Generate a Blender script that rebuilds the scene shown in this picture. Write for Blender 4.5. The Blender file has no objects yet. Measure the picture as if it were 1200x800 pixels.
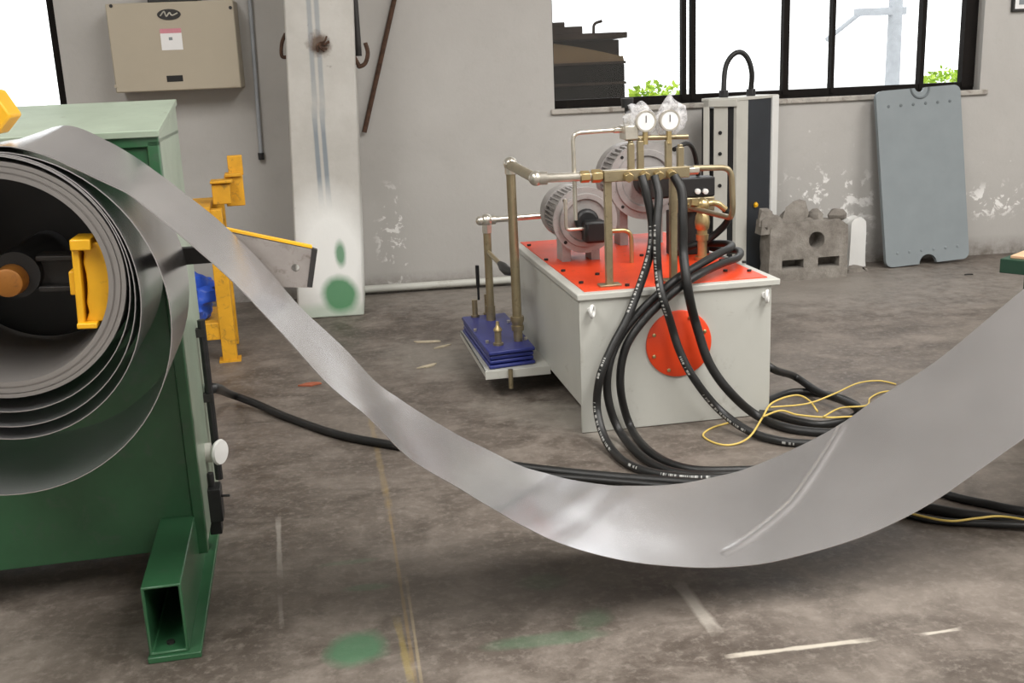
import bpy, bmesh, math, random
from mathutils import Vector, Matrix, noise
random.seed(7)
scene = bpy.context.scene
col = scene.collection

# ------------------------------------------------------------------ camera
F_PX, PITCH, ROLL, YAW, CAM_H = 1250.0, math.radians(14.4), math.radians(2.4), math.radians(6.5), 1.62
CAM = Vector((0, 0, CAM_H))
FWD = Vector((math.sin(YAW)*math.cos(PITCH), math.cos(YAW)*math.cos(PITCH), -math.sin(PITCH)))
_r0 = Vector((math.cos(YAW), -math.sin(YAW), 0)); _u0 = _r0.cross(FWD)
RIGHT = _r0*math.cos(ROLL) - _u0*math.sin(ROLL); UP = _u0*math.cos(ROLL) + _r0*math.sin(ROLL)
cam_data = bpy.data.cameras.new('camera'); cam = bpy.data.objects.new('camera', cam_data); col.objects.link(cam)
cam_data.sensor_width = 36.0; cam_data.sensor_fit = 'HORIZONTAL'; cam_data.lens = F_PX/1200*36
cam_data.clip_start = .05; cam_data.clip_end = 400
m = Matrix((RIGHT, UP, -FWD)).transposed().to_4x4(); m.translation = CAM
cam.matrix_world = m
scene.camera = cam

# ------------------------------------------------------------------ light
vs = scene.view_settings
vs.view_transform = 'Standard'; vs.look = 'None'; vs.gamma = 1.0; vs.use_curve_mapping = False
vs.exposure = 0.0
world = bpy.data.worlds.new('overcast_sky'); scene.world = world; world.use_nodes = True
bg = world.node_tree.nodes['Background']; bg.inputs[0].default_value = (0.97, 0.99, 1.0, 1); bg.inputs[1].default_value = 2.4
LAMPS = [(-2.6, .6, 5.35, 1.6, 6.0, 250), (2.6, 0.9, 5.35, 1.6, 6.0, 335), (6.8, 1.6, 5.35, 1.6, 6.5, 350)]   # added overhead lights, unseen: x, y, z, size x, size y, watts
for i, (x, y, z, sx, sy, w) in enumerate(LAMPS):
    ld = bpy.data.lights.new('added_hall_light', 'AREA'); ld.shape = 'RECTANGLE'; ld.size = sx; ld.size_y = sy; ld.energy = w
    ld.color = (1.0, 0.975, 0.94)
    lo = bpy.data.objects.new('added_hall_light', ld); lo.location = (x, y, z); col.objects.link(lo)

# ------------------------------------------------------------------ pixel -> place
def ray(x, y):
    return (FWD*F_PX + RIGHT*(x-600) - UP*(y-400)).normalized()
def on_z(x, y, z=0.0):
    d = ray(x, y); return CAM + d*((z-CAM_H)/d.z)
def on_plane(x, y, P, n):
    d = ray(x, y); return CAM + d*((P-CAM).dot(n)/d.dot(n))
WALL_Y = 8.0
def on_wall(x, y, Y=WALL_Y):
    d = ray(x, y); return CAM + d*(Y/d.y)
def V(*a): return Vector(a)

class Frame:
    def __init__(s, o, deg):
        s.o = Vector(o); a = math.radians(deg)
        s.u = V(math.cos(a), math.sin(a), 0); s.d = V(-math.sin(a), math.cos(a), 0); s.z = V(0, 0, 1)
    def __call__(s, a, b, z): return s.o + s.u*a + s.d*b + s.z*z
    def px(s, x, y, b): return on_plane(x, y, s.o + s.d*b, s.d)      # on the upright plane at depth b
    def loc(s, P): v = P - s.o; return (v.dot(s.u), v.dot(s.d), v.z)
WORLD = Frame((0, 0, 0), 0)

# ------------------------------------------------------------------ materials
class NT:
    def __init__(s, name):
        s.m = bpy.data.materials.new(name); s.m.use_nodes = True; s.t = s.m.node_tree
        s.b = s.t.nodes['Principled BSDF']; s.out = s.t.nodes['Material Output']
    def n(s, kind, **kw):
        nd = s.t.nodes.new(kind)
        for k, v in kw.items():
            if k in ('operation', 'blend_type', 'data_type', 'feature', 'noise_dimensions', 'interpolation_type'): setattr(nd, k, v)
            else: nd.inputs[k].default_value = v
        return nd
    def l(s, a, b): s.t.links.new(a, b)
    def coords(s): return s.n('ShaderNodeTexCoord').outputs['Object']
    def noise(s, co, scale, detail=6, rough=.6, dist=0.0):
        nd = s.n('ShaderNodeTexNoise', Scale=scale, Detail=detail, Roughness=rough, Distortion=dist); s.l(co, nd.inputs['Vector']); return nd.outputs['Fac']
    def ramp(s, v, lo, hi, a=0.0, b=1.0):
        nd = s.n('ShaderNodeMapRange'); nd.clamp = True
        for i, q in zip((1, 2, 3, 4), (lo, hi, a, b)): nd.inputs[i].default_value = q
        s.l(v, nd.inputs[0]); return nd.outputs[0]
    def math(s, op, a, b=None):
        nd = s.n('ShaderNodeMath', operation=op)
        for i, q in enumerate((a, b)):
            if q is None: continue
            if isinstance(q, (int, float)): nd.inputs[i].default_value = q
            else: s.l(q, nd.inputs[i])
        return nd.outputs[0]
    def mix(s, fac, a, b, mode='MIX'):
        nd = s.n('ShaderNodeMix', data_type='RGBA', blend_type=mode)
        for sock, q in ((nd.inputs[0], fac), (nd.inputs[6], a), (nd.inputs[7], b)):
            if isinstance(q, (int, float)): sock.default_value = q
            elif isinstance(q, tuple): sock.default_value = (*q, 1) if len(q) == 3 else q
            else: s.l(q, sock)
        return nd.outputs[2]
    def base(s, c):
        if isinstance(c, tuple): s.b.inputs['Base Color'].default_value = (*c, 1)
        else: s.l(c, s.b.inputs['Base Color'])
    def bump(s, h, strength=.3, dist=.01):
        nd = s.n('ShaderNodeBump', Strength=strength, Distance=dist); s.l(h, nd.inputs['Height']); s.l(nd.outputs[0], s.b.inputs['Normal'])
    def setp(s, rough=.5, metal=0.0, spec=.5, coat=0.0):
        s.b.inputs['Roughness'].default_value = rough; s.b.inputs['Metallic'].default_value = metal
        s.b.inputs['Specular IOR Level'].default_value = spec; s.b.inputs['Coat Weight'].default_value = coat

def srgb(r, g, b):
    f = lambda c: (c/255/12.92) if c/255 <= .04045 else ((c/255+.055)/1.055)**2.4
    return (f(r), f(g), f(b))
def dim(c, k): return tuple(min(1, q*k) for q in c)

def paint(name, c, rough=.45, metal=0.0, var=.12, scale=6, dirt=None, dirt_amt=.0, bump=.0, bscale=60, spec=.5, coat=0.0):
    t = NT(name); co = t.coords(); t.setp(rough, metal, spec, coat)
    base = t.mix(t.ramp(t.noise(co, scale), .3, .7), dim(c, 1-var), dim(c, 1+var))
    if dirt: base = t.mix(t.ramp(t.noise(co, scale*2.3, 8, .7, .6), .62-.25*dirt_amt, .78-.1*dirt_amt), base, dirt)
    t.base(base)
    if bump: t.bump(t.noise(co, bscale, 4), bump, .004)
    return t.m

M = {}
M['green'] = paint('green_machine_paint', (.030, .112, .048), .34, dirt=(.06, .105, .068), dirt_amt=.25, coat=.25)
M['green_sheen'] = paint('green_paint_sheen', (.29, .355, .275), .35, dirt=(.16, .18, .13), dirt_amt=.1, coat=.2)  # machine green paled by a daylight sheen painted into the colour
M['green_dark'] = paint('dark_green_paint', (.012, .05, .028), .5)
M['yellow'] = paint('yellow_paint', (.80, .42, .012), .42, dirt=(.35, .2, .03), dirt_amt=.05)
M['yellow_worn'] = paint('worn_yellow_paint', (.66, .33, .015), .55, dirt=(.11, .07, .03), dirt_amt=.28, scale=9)
M['tank'] = paint('grey_tank_paint', (.50, .50, .46), .5, var=.04, dirt=(.33, .31, .27), dirt_amt=.12, scale=3)
M['orange'] = paint('orange_paint', (.80, .062, .012), .42, var=.06, dirt=(.30, .045, .015), dirt_amt=.1)
M['motor'] = paint('cast_motor_grey', (.36, .34, .33), .5, .25, dirt=(.2, .18, .17), dirt_amt=.2, scale=12)
M['olive'] = paint('yellow_zinc_steel', (.36, .30, .19), .36, .75, dirt=(.18, .14, .08), dirt_amt=.2, scale=14)
M['brass'] = paint('brass_fitting', (.55, .43, .22), .3, .85, scale=20)
M['chrome'] = paint('bright_zinc_steel', (.68, .645, .57), .28, .85, scale=20)
M['rubber'] = paint('black_rubber', (.010, .010, .010), .45, var=.3, bump=.15, bscale=120)
M['black'] = paint('black_paint', (.012, .012, .013), .45)
M['ledge'] = paint('worn_ledge_paint', (.40, .375, .34), .8, var=.2, dirt=(.16, .13, .10), dirt_amt=.45, scale=7)
M['navy'] = paint('dark_slate_panel', (.022, .026, .033), .4)
M['blue'] = paint('blue_paint', (.022, .032, .19), .4, dirt=(.07, .08, .22), dirt_amt=.2)
M['bluebag'] = paint('blue_plastic', (.02, .09, .55), .35, scale=14, bump=.6, bscale=25)
M['beige'] = paint('beige_sheet_metal', (.42, .37, .285), .5, var=.05, scale=2)
M['greyplastic'] = paint('blue_grey_plastic', (.22, .25, .265), .55, var=.05, scale=5, bump=.12, bscale=180)
M['greyplastic_dark'] = paint('darker_grey_plastic', (.13, .15, .16), .55)
M['white'] = paint('white_plastic', (.75, .75, .73), .45, var=.04)
M['paper'] = paint('white_paper', (.8, .8, .8), .7, var=.03)
M['pink'] = paint('pink_print', (.62, .25, .3), .7)
M['frame'] = paint('black_window_frame', (.011, .009, .008), .8, dirt=(.028, .02, .015), dirt_amt=.15, spec=.15)
M['rust'] = paint('rusted_steel', (.07, .035, .02), .8, .1, scale=30, var=.5)
M['darksteel'] = paint('dark_steel', (.035, .033, .032), .5, .4)
M['cabgrey'] = paint('cabinet_grey', (.52, .51, .465), .5, var=.05)
M['plywood'] = paint('orange_plywood', (.60, .36, .22), .7, scale=5)
M['scrap'] = paint('tan_scrap', (.52, .45, .33), .8, scale=30)
M['redscrap'] = paint('red_scrap', (.35, .10, .05), .8, scale=30)
M['wire'] = paint('yellow_wire', (.66, .48, .12), .5)
M['wood_dark'] = paint('dark_brown_boards', (.004, .003, .0025), .9, scale=4, var=.4, spec=.05)
M['wood_brown'] = paint('brown_boards', (.028, .019, .015), .9, scale=4, var=.3, spec=.05)
M['tan'] = paint('tan_tarpaulin', (.15, .10, .058), .9, scale=4, spec=.05)
M['leaf'] = paint('yellow_green_leaves', (.42, .62, .03), .7, scale=3, var=.3)
M['palegrey'] = paint('pale_outdoor_grey', (.34, .36, .385), .7)
M['outside'] = paint('outdoor_concrete', (.6, .6, .58), .9)
M['skylight'] = paint('white_ceiling_sheet', (.74, .74, .72), .8)
M['plate'] = paint('raw_steel_plate', (.36, .33, .31), .45, .6, dirt=(.18, .15, .13), dirt_amt=.3, scale=10)
M['hub'] = paint('orange_brown_hub', (.33, .13, .02), .5, .2, dirt=(.1, .05, .02), dirt_amt=.3, scale=15)
M['plug'] = paint('black_plug', (.006, .006, .006), .6)

def emission(name, c, s):
    t = NT(name); t.b.inputs['Emission Color'].default_value = (*c, 1); t.b.inputs['Emission Strength'].default_value = s; t.base((.8, .8, .8)); return t.m
M['lens'] = emission('added_glow_sheet', (1, .98, .95), 3.2)  # glow for the sheets added overhead, out of view

def steel(name, c, rough, bumpk):
    t = NT(name); co = t.coords(); t.setp(rough, 1.0)
    n1 = t.noise(co, 2.2, 3); t.base(t.mix(t.ramp(n1, .35, .65), dim(c, .94), dim(c, 1.05)))
    n2 = t.noise(co, 5, 5, .65)
    t.l(t.ramp(n2, .3, .7, rough-.01, rough+.02), t.b.inputs['Roughness'])
    t.bump(t.noise(co, 3.0, 2, .4), bumpk, .02); return t.m
M['strip'] = steel('stainless_strip', (.64, .632, .645), .23, .04)
M['strip'].node_tree.nodes['Principled BSDF'].inputs['Metallic'].default_value = .87
M['coil'] = steel('coil_edge_shaded_steel', (.33, .315, .305), .42, .05)  # darker slit edges, with the bore's shade also put into the colour
M['coil'].node_tree.nodes['Principled BSDF'].inputs['Metallic'].default_value = .7

def glass():
    t = NT('window_glass'); tr = t.n('ShaderNodeBsdfTransparent'); gl = t.n('ShaderNodeBsdfGlossy'); gl.inputs['Roughness'].default_value = .05
    mx = t.n('ShaderNodeMixShader'); mx.inputs[0].default_value = .03
    t.l(tr.outputs[0], mx.inputs[1]); t.l(gl.outputs[0], mx.inputs[2]); t.l(mx.outputs[0], t.out.inputs['Surface']); return t.m
M['glass'] = glass()
def wrapfilm():
    t = NT('clear_wrap'); t.base((.8, .8, .82)); t.setp(.25); tr = t.n('ShaderNodeBsdfTransparent')
    mx = t.n('ShaderNodeMixShader'); t.l(t.ramp(t.noise(t.coords(), 40), .35, .65, .15, .6), mx.inputs[0])
    t.l(tr.outputs[0], mx.inputs[1]); t.l(t.b.outputs[0], mx.inputs[2]); t.l(mx.outputs[0], t.out.inputs['Surface']); return t.m
M['film'] = wrapfilm()

def hose_print():
    t = NT('printed_black_hose'); t.setp(.42); tc = t.n('ShaderNodeTexCoord').outputs['UV']
    sx = t.n('ShaderNodeSeparateXYZ'); t.l(tc, sx.inputs[0])
    band = t.math('LESS_THAN', t.math('ABSOLUTE', t.math('SUBTRACT', sx.outputs[1], .62)), .05)
    cx = t.n('ShaderNodeCombineXYZ'); t.l(sx.outputs[0], cx.inputs[0])
    letters = t.math('GREATER_THAN', t.noise(cx.outputs[0], 70, 2, .5), .5)
    words = t.math('GREATER_THAN', t.noise(cx.outputs[0], 3.2, 1, .5), .5)
    k = t.math('MULTIPLY', band, t.math('MULTIPLY', letters, words))
    t.base(t.mix(k, (.015, .015, .015), (.42, .42, .40))); return t.m
M['hose'] = hose_print()

# mask helpers for placed stains and painted-in light and shade
def blob(t, co, cx, cy, rx, ry, rot=0, soft=.35, warp=.5, wscale=6, axes='XY', square=False):
    mp = t.n('ShaderNodeVectorMath', operation='SUBTRACT'); t.l(co, mp.inputs[0])
    mp.inputs[1].default_value = {'XY': (cx, cy, 0), 'XZ': (cx, 0, cy)}[axes]
    sp = t.n('ShaderNodeSeparateXYZ'); t.l(mp.outputs[0], sp.inputs[0]); x = sp.outputs[0]; y = sp.outputs[1 if axes == 'XY' else 2]
    c, s_ = math.cos(rot), math.sin(rot)
    a = t.math('DIVIDE', t.math('ADD', t.math('MULTIPLY', x, c), t.math('MULTIPLY', y, s_)), rx)
    b = t.math('DIVIDE', t.math('SUBTRACT', t.math('MULTIPLY', y, c), t.math('MULTIPLY', x, s_)), ry)
    if square: r = t.math('MAXIMUM', t.math('ABSOLUTE', a), t.math('ABSOLUTE', b))
    else: r = t.math('SQRT', t.math('ADD', t.math('MULTIPLY', a, a), t.math('MULTIPLY', b, b)))
    r = t.math('ADD', r, t.math('MULTIPLY', t.math('SUBTRACT', t.noise(co, wscale, 4), .5), warp*2))
    return t.ramp(r, 1+soft/2, 1-soft/2)
def px_blob(t, co, p, q, half, **kw):          # a streak on the floor between two picture points
    a, b = on_z(*p), on_z(*q); c = (a+b)/2; d = b-a
    return blob(t, co, c.x, c.y, d.length/2, half, math.atan2(d.y, d.x), **kw)

def floor_mat():
    t = NT('worn_concrete_floor'); co = t.coords(); t.setp(.55, 0, .4)
    n1 = t.noise(co, .8, 8, .62, .4); n2 = t.noise(co, 4.5, 9, .7, .3); n3 = t.noise(co, 28, 6, .7)
    st = t.n('ShaderNodeMapping'); st.inputs['Scale'].default_value = (1, 1.7, 1); t.l(co, st.inputs['Vector'])
    n4 = t.noise(st.outputs[0], 2.0, 8, .68, .8)
    c = t.mix(t.ramp(n1, .32, .68), (.070, .055, .044), (.150, .126, .106))
    c = t.mix(t.ramp(n2, .42, .68), c, (.215, .185, .158))
    c = t.mix(t.ramp(n4, .48, .66, 0, .7), c, (.054, .042, .033))
    c = t.mix(t.ramp(n3, .5, .7, 0, .6), c, (.25, .22, .19))
    G = (.075, .175, .095)
    for p, q, h, k in [((385, 760), (447, 762), .085, .85), ((575, 757), (705, 742), .035, .4), ((680, 735), (712, 715), .05, .3), ((405, 690), (452, 686), .02, .4), ((380, 662), (440, 655), .018, .3), ((610, 682), (660, 680), .06, .25)]:
        c = t.mix(t.math('MULTIPLY', px_blob(t, co, p, q, h, soft=.6), k), c, G)
    for p, q, h, k, cc in [((430, 470), (455, 590), .012, .28, (.33, .24, .10)), ((455, 590), (487, 800), .005, .4, (.30, .20, .07)), ((478, 690), (494, 800), .004, .4, (.42, .34, .2)), ((466, 730), (482, 800), .010, .4, (.36, .27, .06)),
                           ((860, 768), (1012, 750), .009, .7, (.62, .57, .48)), ((1082, 743), (1122, 737), .007, .7, (.58, .54, .46)), ((326, 612), (328, 668), .008, .4, (.5, .47, .42)), ((800, 690), (836, 736), .018, .6, (.42, .39, .34)),
                           ((328, 700), (330, 730), .006, .25, (.45, .42, .38)), ((640, 470), (740, 520), .10, .45, (.46, .43, .38)), ((560, 470), (700, 500), .16, .3, (.42, .39, .34)), ((430, 345), (1200, 330), .8, .5, (.33, .305, .275)),  # last broad pale streak paints the brighter light near the back wall
                           ((300, 660), (700, 690), .28, .35, (.095, .082, .07)), ((480, 400), (540, 440), .25, .3, (.40, .375, .33))]:  # broad dark streak paints the sagging strip's shadow on the floor
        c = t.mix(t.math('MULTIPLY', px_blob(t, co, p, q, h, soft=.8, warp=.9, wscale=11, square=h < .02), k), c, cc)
    t.base(c); t.l(t.ramp(n2, .3, .8, .42, .68), t.b.inputs['Roughness'])
    t.bump(t.noise(co, 40, 8, .7), .25, .006); return t.m
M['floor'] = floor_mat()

def wall_mat():
    t = NT('grey_plaster_wall'); co = t.coords(); t.setp(.85, 0, .25)
    n1 = t.noise(co, .9, 6, .6, .3); n2 = t.noise(co, 7, 8, .7)
    c = t.mix(t.ramp(n1, .3, .7), (.425, .410, .390), (.505, .492, .470))
    c = t.mix(t.ramp(n2, .55, .8, 0, .35), c, (.36, .345, .325))
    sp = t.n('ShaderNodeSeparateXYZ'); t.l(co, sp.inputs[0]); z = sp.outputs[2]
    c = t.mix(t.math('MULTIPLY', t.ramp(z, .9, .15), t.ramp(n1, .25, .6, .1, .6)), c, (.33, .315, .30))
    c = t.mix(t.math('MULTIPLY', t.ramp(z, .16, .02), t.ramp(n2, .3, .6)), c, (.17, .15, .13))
    fl = t.noise(co, 9, 6, .65, .4)
    def area(p, q, k, lo=.55):
        nonlocal c
        a, b = on_wall(*p), on_wall(*q); w = blob(t, co, (a.x+b.x)/2, (a.z+b.z)/2, abs(a.x-b.x)/2, abs(a.z-b.z)/2, soft=.8, warp=.4, axes='XZ')
        c = t.mix(t.math('MULTIPLY', t.math('MULTIPLY', w, t.ramp(fl, lo, lo+.04)), k), c, (.80, .79, .77))
    area((910, 205), (1022, 262), .95); area((1128, 218), (1200, 250), .95, .53); area((440, 225), (482, 330), .8); area((960, 245), (1020, 300), .7, .5)
    area((915, 130), (1000, 200), .5, .64); area((1120, 130), (1200, 210), .7, .66)
    t.base(c); t.bump(t.noise(co, 22, 8, .7), .2, .01); return t.m
M['wall'] = wall_mat()
M['wall_plain'] = paint('hall_wall_paint', (.66, .65, .63), .9, scale=1)

def concrete_mat():
    t = NT('rough_cast_concrete'); co = t.coords(); t.setp(.95, 0, .2)
    c = t.mix(t.ramp(t.noise(co, 7, 8, .7), .35, .7), (.19, .17, .15), (.36, .335, .30)); t.base(c); t.bump(t.noise(co, 30, 8, .75), .8, .015); return t.m
M['concrete'] = concrete_mat()

# ------------------------------------------------------------------ mesh building
class MB:
    def __init__(s): s.v = []; s.f = []; s.uv = {}; s.sm = []
    def add(s, vs, fs, smooth=False):
        k = len(s.v); s.v += [Vector(p) for p in vs]; s.f += [tuple(i+k for i in f) for f in fs]; s.sm += [smooth]*len(fs); return s
    def hexa(s, p):          # eight corners: lower ring 0-3, upper ring 4-7
        return s.add(p, [(3, 2, 1, 0), (4, 5, 6, 7), (0, 1, 5, 4), (1, 2, 6, 5), (2, 3, 7, 6), (3, 0, 4, 7)])
    def box(s, fr, a0, a1, b0, b1, z0, z1):
        return s.hexa([fr(a, b, z) for z in (z0, z1) for a, b in ((a0, b0), (a1, b0), (a1, b1), (a0, b1))])
    def prism(s, pts, vec):
        n = len(pts); vec = Vector(vec); pts = [Vector(p) for p in pts]
        s.add(pts + [p+vec for p in pts], [tuple(range(n))[::-1], tuple(range(n, 2*n))] + [(i, (i+1) % n, n+(i+1) % n, n+i) for i in range(n)]); return s
    def tube(s, pts, r, n=10, caps=True, rs=None):
        pts = [Vector(p) for p in pts]; N = len(pts); k = len(s.v); prev = None; L = 0; Ls = []
        for i, p in enumerate(pts):
            t = (pts[min(i+1, N-1)] - pts[max(i-1, 0)]).normalized()
            if prev is None:
                a = V(0, 0, 1) if abs(t.z) < .9 else V(0, 1, 0); x = (a - t*a.dot(t)).normalized()
            else: x = (prev - t*prev.dot(t)).normalized()
            prev = x; y = t.cross(x)
            if i: L += (p-pts[i-1]).length
            Ls.append(L); rr = rs[i] if rs else r
            for j in range(n):
                a = 2*math.pi*j/n; s.v.append(p + x*math.cos(a)*rr + y*math.sin(a)*rr)
        for i in range(N-1):
            for j in range(n):
                f = (k+i*n+j, k+i*n+(j+1) % n, k+(i+1)*n+(j+1) % n, k+(i+1)*n+j)
                s.uv[len(s.f)] = [(Ls[i], j/n), (Ls[i], (j+1)/n), (Ls[i+1], (j+1)/n), (Ls[i+1], j/n)]
                s.f.append(f); s.sm.append(True)
        if caps:
            s.f.append(tuple(k+j for j in range(n))[::-1]); s.sm.append(False)
            s.f.append(tuple(k+(N-1)*n+j for j in range(n))); s.sm.append(False)
        return s
    def cyl(s, p, q, r, n=16, r2=None): return s.tube([p, q], r, n, True, [r, r if r2 is None else r2])
    def lathe(s, p, axis, prof, n=28):      # prof: (distance along axis, radius)
        axis = Vector(axis).normalized(); p = Vector(p)
        return s.tube([p + axis*d for d, r in prof], 1, n, True, [max(r, 1e-4) for d, r in prof]) if len({round(d, 6) for d, r in prof}) == len(prof) else s._lathe(p, axis, prof, n)
    def _lathe(s, p, axis, prof, n):
        a = V(0, 0, 1) if abs(axis.z) < .9 else V(0, 1, 0); x = (a - axis*a.dot(axis)).normalized(); y = axis.cross(x); k = len(s.v)
        for d, r in prof:
            for j in range(n):
                t = 2*math.pi*j/n; s.v.append(p + axis*d + (x*math.cos(t) + y*math.sin(t))*max(r, 1e-4))
        for i in range(len(prof)-1):
            for j in range(n): s.f.append((k+i*n+j, k+i*n+(j+1) % n, k+(i+1)*n+(j+1) % n, k+(i+1)*n+j)); s.sm.append(True)
        s.f.append(tuple(k+j for j in range(n))[::-1]); s.f.append(tuple(k+(len(prof)-1)*n+j for j in range(n))); s.sm += [False, False]; return s
    def ball(s, c, r, seg=12, rings=8, sc=(1, 1, 1)):
        c = Vector(c); k = len(s.v)
        for i in range(rings+1):
            t = math.pi*i/rings
            for j in range(seg):
                a = 2*math.pi*j/seg; s.v.append(c + V(math.sin(t)*math.cos(a)*r*sc[0], math.sin(t)*math.sin(a)*r*sc[1], math.cos(t)*r*sc[2]))
        for i in range(rings):
            for j in range(seg): s.f.append((k+i*seg+j, k+(i+1)*seg+j, k+(i+1)*seg+(j+1) % seg, k+i*seg+(j+1) % seg)); s.sm.append(True)
        return s
    def build(s, name, mat, parent=None, bevel=0.0, origin=None, segs=2):
        if parent is not None: origin = parent.get('_o') and Vector(parent['_o']) or Vector((0, 0, 0))
        elif origin is None:
            xs = [p.x for p in s.v]; ys = [p.y for p in s.v]; zs = [p.z for p in s.v]
            origin = V((min(xs)+max(xs))/2, (min(ys)+max(ys))/2, min(zs))
        origin = Vector(origin)
        me = bpy.data.meshes.new(name); me.from_pydata([p-origin for p in s.v], [], s.f)
        if s.uv:
            ul = me.uv_layers.new(name='UVMap')
            for fi, uvs in s.uv.items():
                for li, q in zip(me.polygons[fi].loop_indices, uvs): ul.data[li].uv = q
        for p, sm in zip(me.polygons, s.sm): p.use_smooth = sm
        bm = bmesh.new(); bm.from_mesh(me); bmesh.ops.recalc_face_normals(bm, faces=bm.faces)
        bm.to_mesh(me); bm.free()
        me.set_sharp_from_angle(angle=math.radians(38))
        me.materials.append(M[mat] if isinstance(mat, str) else mat)
        o = bpy.data.objects.new(name, me); col.objects.link(o)
        o['_o'] = tuple(origin)
        if parent is not None: o.parent = parent
        else: o.location = origin
        if bevel:
            b = o.modifiers.new('bevel', 'BEVEL'); b.width = bevel; b.segments = segs; b.limit_method = 'ANGLE'; b.angle_limit = math.radians(40)
        return o

def tag(o, label, cat, group=None):
    o['label'] = label; o['category'] = cat
    if group: o['group'] = group
    return o
def struct(o, label=None):
    o['kind'] = 'structure'
    if label: o['label'] = label
    return o
def thing(name, label, cat, loc, group=None):
    o = bpy.data.objects.new(name, None); col.objects.link(o); o.location = loc; o['_o'] = tuple(loc); o.empty_display_size = .1
    return tag(o, label, cat, group)
def dup(o, P, parent=None):                 # same mesh again, moved by P (world offset)
    c = o.copy(); col.objects.link(c); c.location = o.location + Vector(P); return c
def spline(pts, per=8):                     # Catmull-Rom through points
    pts = [Vector(p) for p in pts]; out = []
    P = [pts[0]*2-pts[1]] + pts + [pts[-1]*2-pts[-2]]
    for i in range(1, len(P)-2):
        for k in range(per):
            t = k/per; a, b, c, d = P[i-1:i+3]
            out.append(.5*((2*b) + (c-a)*t + (2*a-5*b+4*c-d)*t*t + (3*b-a-3*c+d)*t**3))
    return out + [pts[-1]]
def fillet(pts, r, n=6):                    # polyline with rounded corners
    pts = [Vector(p) for p in pts]; out = [pts[0]]
    for i in range(1, len(pts)-1):
        a, b, c = pts[i-1:i+2]; d1 = (a-b).normalized(); d2 = (c-b).normalized(); rr = min(r, (a-b).length*.45, (c-b).length*.45)
        p, q = b+d1*rr, b+d2*rr
        for k in range(n+1):
            t = k/n; out.append(p*(1-t)**2 + b*2*t*(1-t) + q*t*t)
    return out + [pts[-1]]
def cut(o, cutters):                        # boolean difference, baked into the mesh
    for mb in cutters:
        me = bpy.data.meshes.new('c'); me.from_pydata([p-Vector(o['_o']) for p in mb.v], [], mb.f)
        bm = bmesh.new(); bm.from_mesh(me); bmesh.ops.recalc_face_normals(bm, faces=bm.faces); bm.to_mesh(me); bm.free()
        c = bpy.data.objects.new('c', me); col.objects.link(c)
        if o.parent: c.parent = o.parent
        else: c.location = o.location
        md = o.modifiers.new('cut', 'BOOLEAN'); md.object = c; md.operation = 'DIFFERENCE'; md.solver = 'EXACT'
        bpy.context.view_layer.update()
        ev = o.evaluated_get(bpy.context.evaluated_depsgraph_get()); nm = bpy.data.meshes.new_from_object(ev)
        o.modifiers.remove(md); o.data = nm; bpy.data.objects.remove(c)
    o.data.set_sharp_from_angle(angle=math.radians(38))
    return o

# ------------------------------------------------------------------ the hall
X0, X1, Y0, ZC = -7.0, 9.5, -5.0, 5.5
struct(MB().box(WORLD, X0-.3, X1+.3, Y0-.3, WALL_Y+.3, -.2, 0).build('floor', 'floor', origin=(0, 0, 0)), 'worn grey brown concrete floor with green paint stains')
w1l, w1r = on_wall(648, 60).x, on_wall(1151, 60).x
w1z = on_wall(650, 128).z; WZT = 2.75
w2r = on_wall(70, 60).x; w2l = w2r-2.0
m = MB()
for a, b, z0, z1 in ((X0-.3, w2l, 0, ZC), (w2r, w1l, 0, ZC), (w1r, X1+.3, 0, ZC), (w2l, w2r, 0, w1z), (w1l, w1r, 0, w1z), (w2l, w2r, WZT, ZC), (w1l, w1r, WZT, ZC)):
    m.box(WORLD, a, b, WALL_Y, WALL_Y+.25, z0, z1)
struct(m.build('wall_back', 'wall', origin=(0, 0, 0)), 'grey plastered back wall with flaking white patches')
struct(MB().box(WORLD, X0-.3, X0, Y0, WALL_Y, 0, ZC).build('wall_left', 'wall_plain', origin=(0, 0, 0)))
struct(MB().box(WORLD, X1, X1+.3, Y0, WALL_Y, 0, ZC).build('wall_right', 'wall_plain', origin=(0, 0, 0)))
struct(MB().box(WORLD, X0-.3, X1+.3, Y0-.3, Y0, 0, ZC).build('wall_front', 'wall_plain', origin=(0, 0, 0)))
struct(MB().box(WORLD, X0-.3, X1+.3, Y0-.3, WALL_Y+.3, ZC, ZC+.2).build('ceiling', 'skylight', origin=(0, 0, 0)))
# (glowing sheets added below the unseen ceiling to light the hall, not windows)
for i, (x, y, z, sx, sy, w) in enumerate(LAMPS):
    o = MB().box(WORLD, x-sx/2, x+sx/2, y-sy/2, y+sy/2, z+.06, z+.10).build('window_%d' % (i+3), 'lens'); struct(o, 'white glowing sheet added below the unseen ceiling')

# windows
def window(n, xl, xr, zb, zt, bars, label):
    w = bpy.data.objects.new('window_%d' % n, None); col.objects.link(w); w.location = (xl, WALL_Y+.1, zb); w['_o'] = (xl, WALL_Y+.1, zb); struct(w, label)
    Yf = WALL_Y+.10
    f = MB(); f.box(WORLD, xl, xr, Yf, Yf+.07, zb, zb+.06); f.box(WORLD, xl, xr, Yf, Yf+.07, zt-.06, zt)
    f.box(WORLD, xl, xl+.02, Yf, Yf+.07, zb, zt)
    f.build('frame', 'frame', w)
    xs = [xl]
    for (xb, wd) in bars:
        MB().box(WORLD, xb-wd/2, xb+wd/2, Yf-.01, Yf+.06, zb+.02, zt-.02).build('mullion', 'frame', w); xs.append(xb)
    if xs[-1] < xr-.2: xs.append(xr)
    for a, b in zip(xs, xs[1:]):
        MB().box(WORLD, a, b, Yf+.03, Yf+.036, zb+.03, zt-.03).build('pane', 'glass', w)
    return w
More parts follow.
